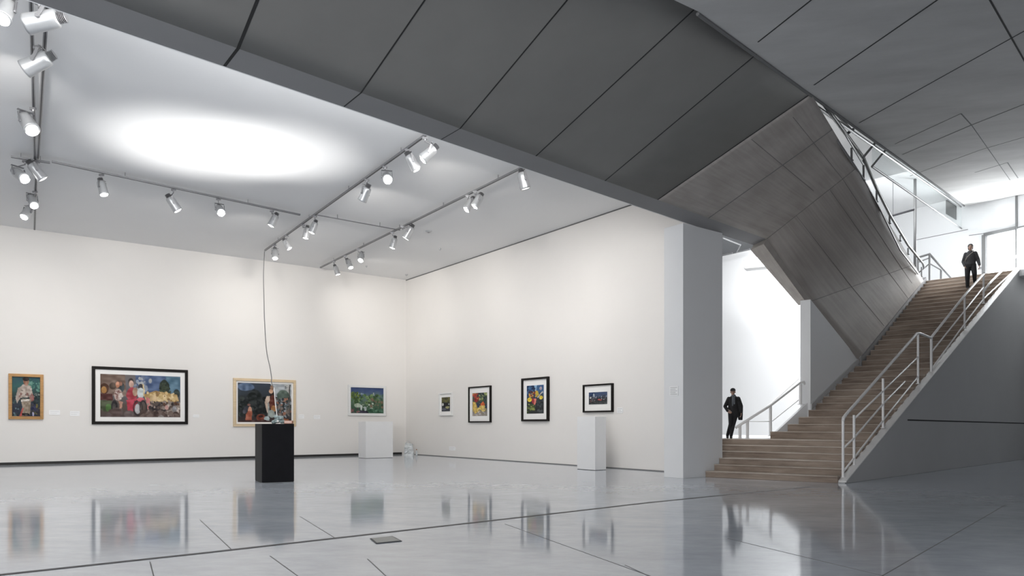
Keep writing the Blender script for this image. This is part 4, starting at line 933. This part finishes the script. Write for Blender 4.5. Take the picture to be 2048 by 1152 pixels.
def lamp(label, tr, can, d, lit, aim=None, scale=1.0, power=1.0):
    """tr = image point on the track, can = image point of the housing centre, d = lens direction in the room (x right, y away, z up)"""
    T = TP(*tr); C_ = at(can[0], can[1], T.y - 0.05); C_.z = min(C_.z, ZT - 0.26)
    o = thing('track_spotlight', T, label, 'spotlight', 'track spotlights on the gallery ceiling'); c = C_ - T
    d = Vector(d)
    if lit and 'bright' not in label: d.y += 0.4
    def ch(nm, me, mw=None):
        q = bpy.data.objects.new(nm, me); COL.objects.link(q); q.parent = o
        if mw is not None: q.matrix_local = mw
        return q
    ch('adapter', LM['adapter'])
    bm = bmesh.new(); d_ = Vector(d).normalized(); rot = (-d_).to_track_quat('Z', 'Y').to_matrix().to_4x4()
    # keep the yoke above the can: yoke local +Z along -lens direction halfway to vertical
    up = (Vector((0, 0, 1)) * 1.4 - d_).normalized(); ry = up.to_track_quat('Z', 'Y').to_matrix().to_4x4()
    MX = Matrix.Translation(c) @ rot @ Matrix.Scale(scale, 4); MY = Matrix.Translation(c) @ ry @ Matrix.Scale(scale, 4)
    top = MY @ Vector((0, 0, 0.26)); tube(bm, [Vector((0, 0, -0.08)), Vector((0, 0, min(-0.12, top.z * 0.5))), top], 0.016, 8); link('stem', bm, M['cand'], o)
    ch('yoke', LM['yoke'], MY); ch('housing', LM['housing'], MX); ch('heat_sink', LM['heat_sink'], MX); ch('lens', LM['lens' if lit else 'lens_dim'], MX)
    if aim is not None:
        src = T + c + d_ * 0.30 * scale; s_ = spot('lamp_beam', src, aim, GALLERY_W * power, 95, 1.0, 0.09, (1, 0.965, 0.92))
    return o
def AL(u, v=640): return onplan(u, v, KW, K)
def AR(u, v=640): return onplan(u, v, K, RE)
lamp('track spotlight with bright lens cut by the top left corner of the view', (14, -14), (12, 22), (0.05, -0.5, -0.85), True, AL(-200))
lamp('large spotlight seen from its side, topmost on the double track', (78, 2), (86, 42), (-0.93, -0.1, -0.25), False, None, 1.25)
lamp('second spotlight from the top of the double track, big pale can', (74, 92), (74, 126), (-0.85, -0.1, -0.5), False, AL(-60), 1.2)
lamp('third spotlight down the double track, with mirrored side', (66, 215), (56, 246), (0.6, -0.35, -0.75), False, AL(60), 1.2)
lamp('leftmost spotlight under the short crossing track', (50, 321), (40, 350), (0.75, -0.35, -0.5), False, AL(20), 1.1)
lamp('dark faced spotlight at the crossing of the double track', (74, 322), (74, 343), (0.5, 0.3, -0.75), False, None, 1.1)
lamp('spotlight just above the brightest one on the lower track end', (70, 382), (65, 402), (0.5, -0.4, -0.7), False, AL(90), 1.0)
lamp('brightest spotlight at the lower end of the left track', (60, 398), (54, 425), (-0.1, -0.55, -0.85), True, AL(-20), 1.0)
lamp('first spotlight from the left on the cross track', (203, 348), (205, 376), (0.25, -0.45, -0.85), True, AL(150), 0.95)
lamp('second spotlight from the left on the cross track, tilted right', (347, 378), (347, 408), (0.5, -0.15, -0.85), True, AL(260), 1.05)
lamp('third spotlight on the cross track with bright right edge', (437, 397), (440, 420), (0.45, -0.65, -0.6), True, AL(350), 0.95)
lamp('fourth spotlight on the cross track, nearest the junction', (544, 421), (547, 441), (-0.35, -0.5, -0.8), True, AL(430), 0.95)
lamp('spotlight at the far end of the long diagonal track', (549, 489), (550, 508), (0.1, -0.65, -0.75), True, AL(480), 0.95, power=0.60)
lamp('second spotlight from the far end of the long diagonal track', (574, 471), (574, 489), (0.45, -0.35, -0.75), True, AL(560), 0.85, power=0.60)
lamp('spotlight just left of the track junction', (606, 449), (613, 466), (-0.15, -0.4, -0.9), True, AL(620), 0.9, power=0.70)
lamp('spotlight hanging right at the track junction', (630, 431), (627, 455), (-0.3, -0.45, -0.85), True, AL(690), 0.9, power=0.60)
lamp('dark sided spotlight halfway along the long diagonal track', (734, 358), (730, 388), (-0.45, 0.3, -0.85), False, AR(860), 1.0)
lamp('brightest spotlight on the long diagonal track, lens to the hall', (770, 332), (774, 355), (0.2, -0.8, -0.5), True, AR(930), 1.0)
lamp('long grey spotlight tilted right, second from the soffit end', (815, 298), (825, 325), (0.5, 0.12, -0.85), False, AR(1000), 1.0)
lamp('spotlight nearest the soffit on the long diagonal track', (850, 274), (857, 307), (-0.55, -0.1, -0.55), False, AR(1080), 1.0)
lamp('spotlight at the far end of the right diagonal track', (668, 522), (673, 541), (0.3, -0.4, -0.85), True, AL(740), 0.9, power=0.45)
lamp('second spotlight from the far end of the right diagonal track', (690, 511), (698, 528), (0.35, -0.6, -0.7), True, AR(830), 0.9)
lamp('third spotlight from the far end of the right diagonal track', (716, 497), (722, 514), (0.0, -0.8, -0.6), True, AR(860), 0.9)
lamp('spotlight hanging just before the connecting track junction', (785, 464), (787, 486), (-0.25, -0.4, -0.85), True, AR(930), 0.9)
lamp('wide spotlight just past the connecting track junction', (805, 452), (817, 465), (-0.45, -0.35, -0.75), True, AR(1000), 1.1)
lamp('left one of the two close spotlights on the right track', (935, 390), (939, 409), (-0.5, -0.2, -0.8), False, AR(1090), 0.95)
lamp('right one of the two close spotlights on the right track', (950, 382), (955, 402), (-0.45, -0.15, -0.8), False, AR(1180), 0.95)
lamp('long grey spotlight nearest the soffit on the right track', (1043, 337), (1047, 361), (0.25, 0.1, -0.95), False, AR(1260), 1.1)
# ceiling fittings
for lab, u, v, r in (('small round smoke detector on the ceiling right of the right track', 857, 462, 0.13), ('tiny ceiling sensor nearest the room corner', 813, 549, 0.07), ('tiny ceiling sensor between the tracks and the right wall', 880, 497, 0.05), ('tiny ceiling sensor above the room corner, near the right track', 733, 532, 0.05)):
    p = onz(u, v, Z1); o = thing('smoke_detector', (p.x, p.y, Z1), lab, 'ceiling sensor')
    bm = bmesh.new(); lathe(bm, [(r, 0), (r, -0.02), (r * .8, -0.05), (r * .4, -0.06)], seg=20); link('detector_body', bm, M['can'], o, smooth=True)
    bm = bmesh.new(); lathe(bm, [(r * .35, -0.058), (r * .3, -0.075)], seg=14); link('detector_dome', bm, M['cand'], o)
# track and air unit in the side room
bm = bmesh.new()
for a_, b_ in (((1446, 476), (1481, 490)), ((1481, 490), (1473, 505)), ((1446, 510), (1465, 506)), ((1476, 504), (1500, 498))): tube(bm, [onz(*a_, 9.3), onz(*b_, 9.3)], 0.03, 6)
tag(link('side_room_track', bm, M['track'], None), 'thin lighting track on the ceiling of the bright side room', 'lighting track')
p = at(1512, 528, 29.3); bm = bmesh.new(); box(bm, (0, 0, 0), (0.85, 0.55, 0.42))
o = thing('projector', p, 'white box-shaped projector hanging high in the bright opening', 'projector', None, -0.5); link('projector_body', bm, M['proj'], o, bevel=0.04)
bm = bmesh.new(); cyl(bm, (0.1, 0, 0.2), (0.1, 0, 9.44 - p.z), 0.025, seg=10); link('ceiling_pole', bm, M['railg'], o)

# ================================================================== PEOPLE
def sph(bm, c, rx, ry=None, rz=None, mx=None):
    ry = rx if ry is None else ry; rz = rx if rz is None else rz; d = bmesh.ops.create_uvsphere(bm, u_segments=14, v_segments=10, radius=1)
    for v in d['verts']:
        v.co = Vector((v.co.x * rx, v.co.y * ry, v.co.z * rz)) + Vector(c)
def limb(bm, ch):
    for (p, r), (q, s) in zip(ch, ch[1:]):
        sph(bm, p, r); sph(bm, q, s); cyl(bm, p, q, r, s, 14)
def loft(bm, rings, seg=18):     # rings: (cx, cy, z, rx, ry)
    R_ = []
    for cx, cy, z, rx, ry in rings: R_.append([bm.verts.new((cx + rx * math.cos(2 * math.pi * i / seg), cy + ry * math.sin(2 * math.pi * i / seg), z)) for i in range(seg)])
    for a, b in zip(R_, R_[1:]):
        for i in range(seg): bm.faces.new((a[i], a[(i + 1) % seg], b[(i + 1) % seg], b[i]))
    bm.faces.new(list(reversed(R_[0]))); bm.faces.new(R_[-1])
def remeshed(name, bm, m, parent, vox=0.01, smooth=4):
    me = bpy.data.meshes.new('tmp'); bm.to_mesh(me); bm.free(); o = bpy.data.objects.new('tmp', me); COL.objects.link(o)
    r = o.modifiers.new('r', 'REMESH'); r.mode = 'VOXEL'; r.voxel_size = vox
    s_ = o.modifiers.new('s', 'SMOOTH'); s_.factor = 0.5; s_.iterations = smooth
    dg = bpy.context.evaluated_depsgraph_get(); m2 = bpy.data.meshes.new_from_object(o.evaluated_get(dg)); bpy.data.objects.remove(o); bpy.data.meshes.remove(me)
    m2.name = name; m2.materials.clear(); m2.materials.append(m)
    for p in m2.polygons: p.use_smooth = True
    q = bpy.data.objects.new(name, m2); COL.objects.link(q); q.parent = parent; return q
def hand(bm, w_, dirv, palm_n, side, curl=0.5):
    """wrist point, direction of the hand, palm normal, side (+1 thumb toward side vector)"""
    d = Vector(dirv).normalized(); n_ = Vector(palm_n).normalized(); s_ = d.cross(n_).normalized() * side; w_ = Vector(w_)
    kn = w_ + d * 0.085
    for k in (-0.03, -0.01, 0.01, 0.03): limb(bm, [(w_ + d * .015 + s_ * k * .7, 0.017), (kn + s_ * k, 0.014)])
    for k, L in ((0.033, .07), (0.011, .08), (-0.011, .075), (-0.032, .058)):
        a_ = kn + s_ * k; b_ = a_ + d * L * .45 + n_ * .01 * curl; c_ = b_ + (d * (1 - curl * .6) + n_ * curl).normalized() * L * .35; e_ = c_ + (d * (1 - curl) + n_ * curl * 1.4).normalized() * L * .28
        limb(bm, [(a_, .0105), (b_, .0095), (c_, .0085), (e_, .0075)])
    t0 = w_ + d * .03 + s_ * .03; t1 = t0 + (s_ * .8 + d * .6).normalized() * .035; t2 = t1 + (d + s_ * .2 + n_ * .3).normalized() * .03; limb(bm, [(t0, .014), (t1, .012), (t2, .010)])
# figures are modelled 1.75 m tall, facing -Y
def face_parts(parent, hc, beard=False):
    hc = Vector(hc)
    for sx in (-1, 1):
        bm = bmesh.new(); sph(bm, hc + Vector((sx * .032, -.088, .004)), .012, .009, .008); link('eye', bm, M['hair'], parent, smooth=True)
    bm = bmesh.new(); sph(bm, hc + Vector((0, -.096, -.055)), .026, .008, .007); link('mouth', bm, M['amber'], parent, smooth=True)
def head_geo(bm, hc):
    hc = Vector(hc); sph(bm, hc + Vector((0, .008, .03)), .078, .097, .095); sph(bm, hc + Vector((0, -.02, -.035)), .062, .075, .078); sph(bm, hc + Vector((0, -.05, -.085)), .032, .03, .025)
    sph(bm, hc + Vector((0, -.1, -.018)), .013, .018, .022); sph(bm, hc + Vector((0, -.095, 0.01)), .009, .012, .03)
    for sx in (-1, 1): sph(bm, hc + Vector((sx * .08, .01, -.01)), .012, .022, .032)
    limb(bm, [(hc + Vector((0, .02, -.06)), .052), (hc + Vector((0, .03, -.19)), .058)])
def person(loc, height, yaw, label): 
    o = thing('person', loc, label, 'person', None, yaw); o.scale = (height / 1.75,) * 3; return o
# --- person walking beside the stairs
P1 = at(1467, 876, 24.55); P1.z = 1.13
hgt = (876 - 777) / FPX * 24.55 + 0.02
A = person(P1, hgt, math.atan2(P1.x, P1.y) * -1 + 0.0, 'person in black coat and black cap walking toward the stairs landing')
hc = (-0.02, -0.01, 1.62)
hipL, hipR = Vector((0.085, 0, 0.92)), Vector((-0.085, 0, 0.92))
kR, aR_ = Vector((-0.09, -0.10, 0.50)), Vector((-0.20, 0.06, 0.09))
kL, aL_ = Vector((-0.01, -0.06, 0.49)), Vector((-0.08, -0.12, 0.085))
bm = bmesh.new(); head_geo(bm, hc)
loft(bm, [(0, 0, .88, .16, .10), (0, 0, 1.0, .145, .095), (0, 0, 1.12, .135, .09), (0, 0, 1.3, .14, .09), (0, 0, 1.40, .125, .075), (0, .01, 1.46, .07, .05)])
limb(bm, [(hipR, .085), (kR, .055), (aR_, .036)]); limb(bm, [(hipL, .085), (kL, .055), (aL_, .036)])
for a_ in (aR_, aL_): sph(bm, a_ + Vector((0, -.06, -.045)), .04, .11, .035)
shR, elR, wrR = Vector((-.155, .01, 1.385)), Vector((-.285, .04, 1.12)), Vector((-.20, -.12, 0.96))
shL, elL, wrL = Vector((.155, .01, 1.385)), Vector((.25, .04, 1.13)), Vector((.26, -.06, .89))
for s_, e_, w_ in ((shR, elR, wrR), (shL, elL, wrL)): limb(bm, [(s_, .055), (e_, .042), (w_, .028)])
hand(bm, wrR, (.75, -.3, -.45), (.2, .9, -.1), 1, .5); hand(bm, wrL, (-.05, -.15, -1), (-1, 0, 0), 1, .6)
remeshed('body', bm, M['skin'], A, .0075, 2); face_parts(A, hc)
bm = bmesh.new()      # coat with open flared tail
loft(bm, [(0.03, .02, .78, .19, .13), (0.02, .015, .92, .20, .135), (0, .01, 1.08, .185, .13), (0, .01, 1.25, .18, .13), (0, .01, 1.36, .185, .115), (0, .01, 1.44, .125, .09), (0, .015, 1.49, .085, .075)])
limb(bm, [(shR, .075), (elR, .062), (wrR, .046)]); limb(bm, [(shL, .08), (elL, .07), (wrL + Vector((0, 0, .03)), .056)])
loft(bm, [(.235, .05, .64, .07, .05), (.215, .04, .85, .10, .07), (.20, .03, 1.05, .11, .09), (.16, .02, 1.3, .10, .10)])
remeshed('coat', bm, M['coat'], A, .011, 4)
bm = bmesh.new(); limb(bm, [(hipR, .105), (kR, .075), (aR_ + Vector((0, 0, .02)), .055)]); limb(bm, [(hipL, .105), (kL, .075), (aL_ + Vector((0, 0, .02)), .055)]); loft(bm, [(0, 0, .82, .17, .115), (0, 0, .99, .16, .11)])
remeshed('trousers', bm, M['trouser'], A, .011, 3)
for a_, tl in ((aR_, .12), (aL_, .1)):
    bm = bmesh.new(); sph(bm, a_ + Vector((0, -.065, -.05)), .05, .135, .04); sph(bm, a_ + Vector((0, .015, -.02)), .048, .055, .065)
    for v in bm.verts: v.co.z = max(v.co.z, 0.0)
    remeshed('shoe', bm, M['shoe'], A, .009, 2)
bm = bmesh.new(); sph(bm, Vector(hc) + Vector((0, .015, .055)), .094, .108, .09)
for v in list(bm.verts):
    if v.co.z < hc[2] + .03: v.co.z = hc[2] + .03
sph(bm, Vector(hc) + Vector((0, -.075, .04)), .085, .055, .013); remeshed('cap', bm, M['coat'], A, .009, 2)
bm = bmesh.new(); loft(bm, [(0, -.015, 1.44, .085, .08), (0, -.01, 1.50, .075, .08), (0, 0, 1.535, .065, .065)]); box(bm, (-.03, -.135, 1.3), (.05, .03, .34)); box(bm, (.03, -.13, 1.33), (.045, .03, .28)); remeshed('scarf', bm, M['shirt'], A, .01, 2)
bm = bmesh.new(); tube(bm, [(-.19, -.10, 1.02), (-.14, -.15, .97), (-.06, -.16, .92)], .014, 8); link('glove_strap', bm, M['strap'], A, smooth=True)
# --- person coming down the upper steps
k = 27; sA, zA, _ = nos[6 + k]
cpos = None
sB, zB, _ = nos[6 + k - 1]
w1 = 1.02
foot_hi = ST(sA + .19, w1, zA); 
P2 = ST(sB + .2, w1 + .02, zB)
P2 = onplan(1941, 574, ST(sB + .2, 0, 0), ST(sB + .2, 3, 0)); P2.z = zB
hgt2 = (574 - 484) / FPX * P2.y
B = person(P2, hgt2, -math.atan2(P2.x, P2.y), 'person in dark jacket with diagonal strap coming down the upper steps')
riser = 0.2412 / (hgt2 / 1.75)
hc = (0, -.01, 1.63)
hipL, hipR = Vector((0.09, 0, 0.93)), Vector((-0.09, 0, 0.93))
kR, aR_ = Vector((-0.10, -0.06, 0.50)), Vector((-0.095, -0.02, 0.09))
kL, aL_ = Vector((0.13, -0.10, 0.58)), Vector((0.14, 0.18, 0.09 + riser))
bm = bmesh.new(); head_geo(bm, hc)
loft(bm, [(0, 0, .88, .16, .10), (0, 0, 1.0, .145, .095), (0, 0, 1.12, .135, .09), (0, 0, 1.3, .14, .09), (0, 0, 1.40, .125, .075), (0, .01, 1.46, .07, .05)])
limb(bm, [(hipR, .085), (kR, .055), (aR_, .036)]); limb(bm, [(hipL, .085), (kL, .055), (aL_, .036)])
for a_ in (aR_, aL_): sph(bm, a_ + Vector((0, -.06, -.045)), .04, .11, .035)
shR, elR, wrR = Vector((-.155, .01, 1.385)), Vector((-.24, .06, 1.11)), Vector((-.19, -.03, 0.93))
shL, elL, wrL = Vector((.155, .01, 1.385)), Vector((.25, .02, 1.12)), Vector((.29, -.08, .87))
for s_, e_, w_ in ((shR, elR, wrR), (shL, elL, wrL)): limb(bm, [(s_, .055), (e_, .042), (w_, .028)])
hand(bm, wrR, (.2, -.3, -.9), (1, 0, .2), -1, .5); hand(bm, wrL, (0.02, -.25, -1), (-1, 0, 0), 1, .8)
remeshed('body', bm, M['skin'], B, .0075, 2); face_parts(B, hc)
bm = bmesh.new()
loft(bm, [(0, .01, .94, .175, .125), (0, .01, 1.08, .18, .13), (0, .01, 1.25, .18, .13), (0, .01, 1.36, .185, .115), (0, .01, 1.44, .125, .09), (0, .015, 1.50, .085, .075)])
limb(bm, [(shR, .075), (elR, .065), (wrR, .05)]); limb(bm, [(shL, .078), (elL, .066), (wrL + Vector((0, 0, .04)), .05)])
remeshed('jacket', bm, M['jacket'], B, .011, 4)
bm = bmesh.new(); limb(bm, [(hipR, .11), (kR, .085), (aR_ + Vector((0, 0, .02)), .06)]); limb(bm, [(hipL, .11), (kL, .085), (aL_ + Vector((0, 0, .02)), .06)]); loft(bm, [(0, 0, .84, .175, .12), (0, 0, 1.0, .165, .115)])
remeshed('trousers', bm, M['trouser'], B, .011, 3)
for a_ in (aR_, aL_):
    bm = bmesh.new(); sph(bm, a_ + Vector((0, -.065, -.05)), .05, .135, .04); sph(bm, a_ + Vector((0, .015, -.02)), .048, .055, .065)
    for v in bm.verts: v.co.z = max(v.co.z, a_.z - .09)
    remeshed('shoe', bm, M['shoe'], B, .009, 2)
bm = bmesh.new(); sph(bm, Vector(hc) + Vector((0, .025, .05)), .095, .105, .095); sph(bm, Vector(hc) + Vector((0, .05, -.02)), .09, .075, .11); remeshed('hair', bm, M['hair'], B, .009, 2)
bm = bmesh.new(); tube(bm, [(.10, -.07, 1.49), (.06, -.14, 1.40), (-.04, -.16, 1.31), (-.12, -.14, 1.22), (-.19, -.06, 1.1)], .014, 8); link('shoulder_strap', bm, M['strap'], B, smooth=True)
bm = bmesh.new(); prism(bm, [(.28, -.15, .70), (.38, -.15, .72), (.37, -.12, .80), (.29, -.12, .82)], (0, -.01, 0)); link('held_leaflet', bm, M['paper'], B)
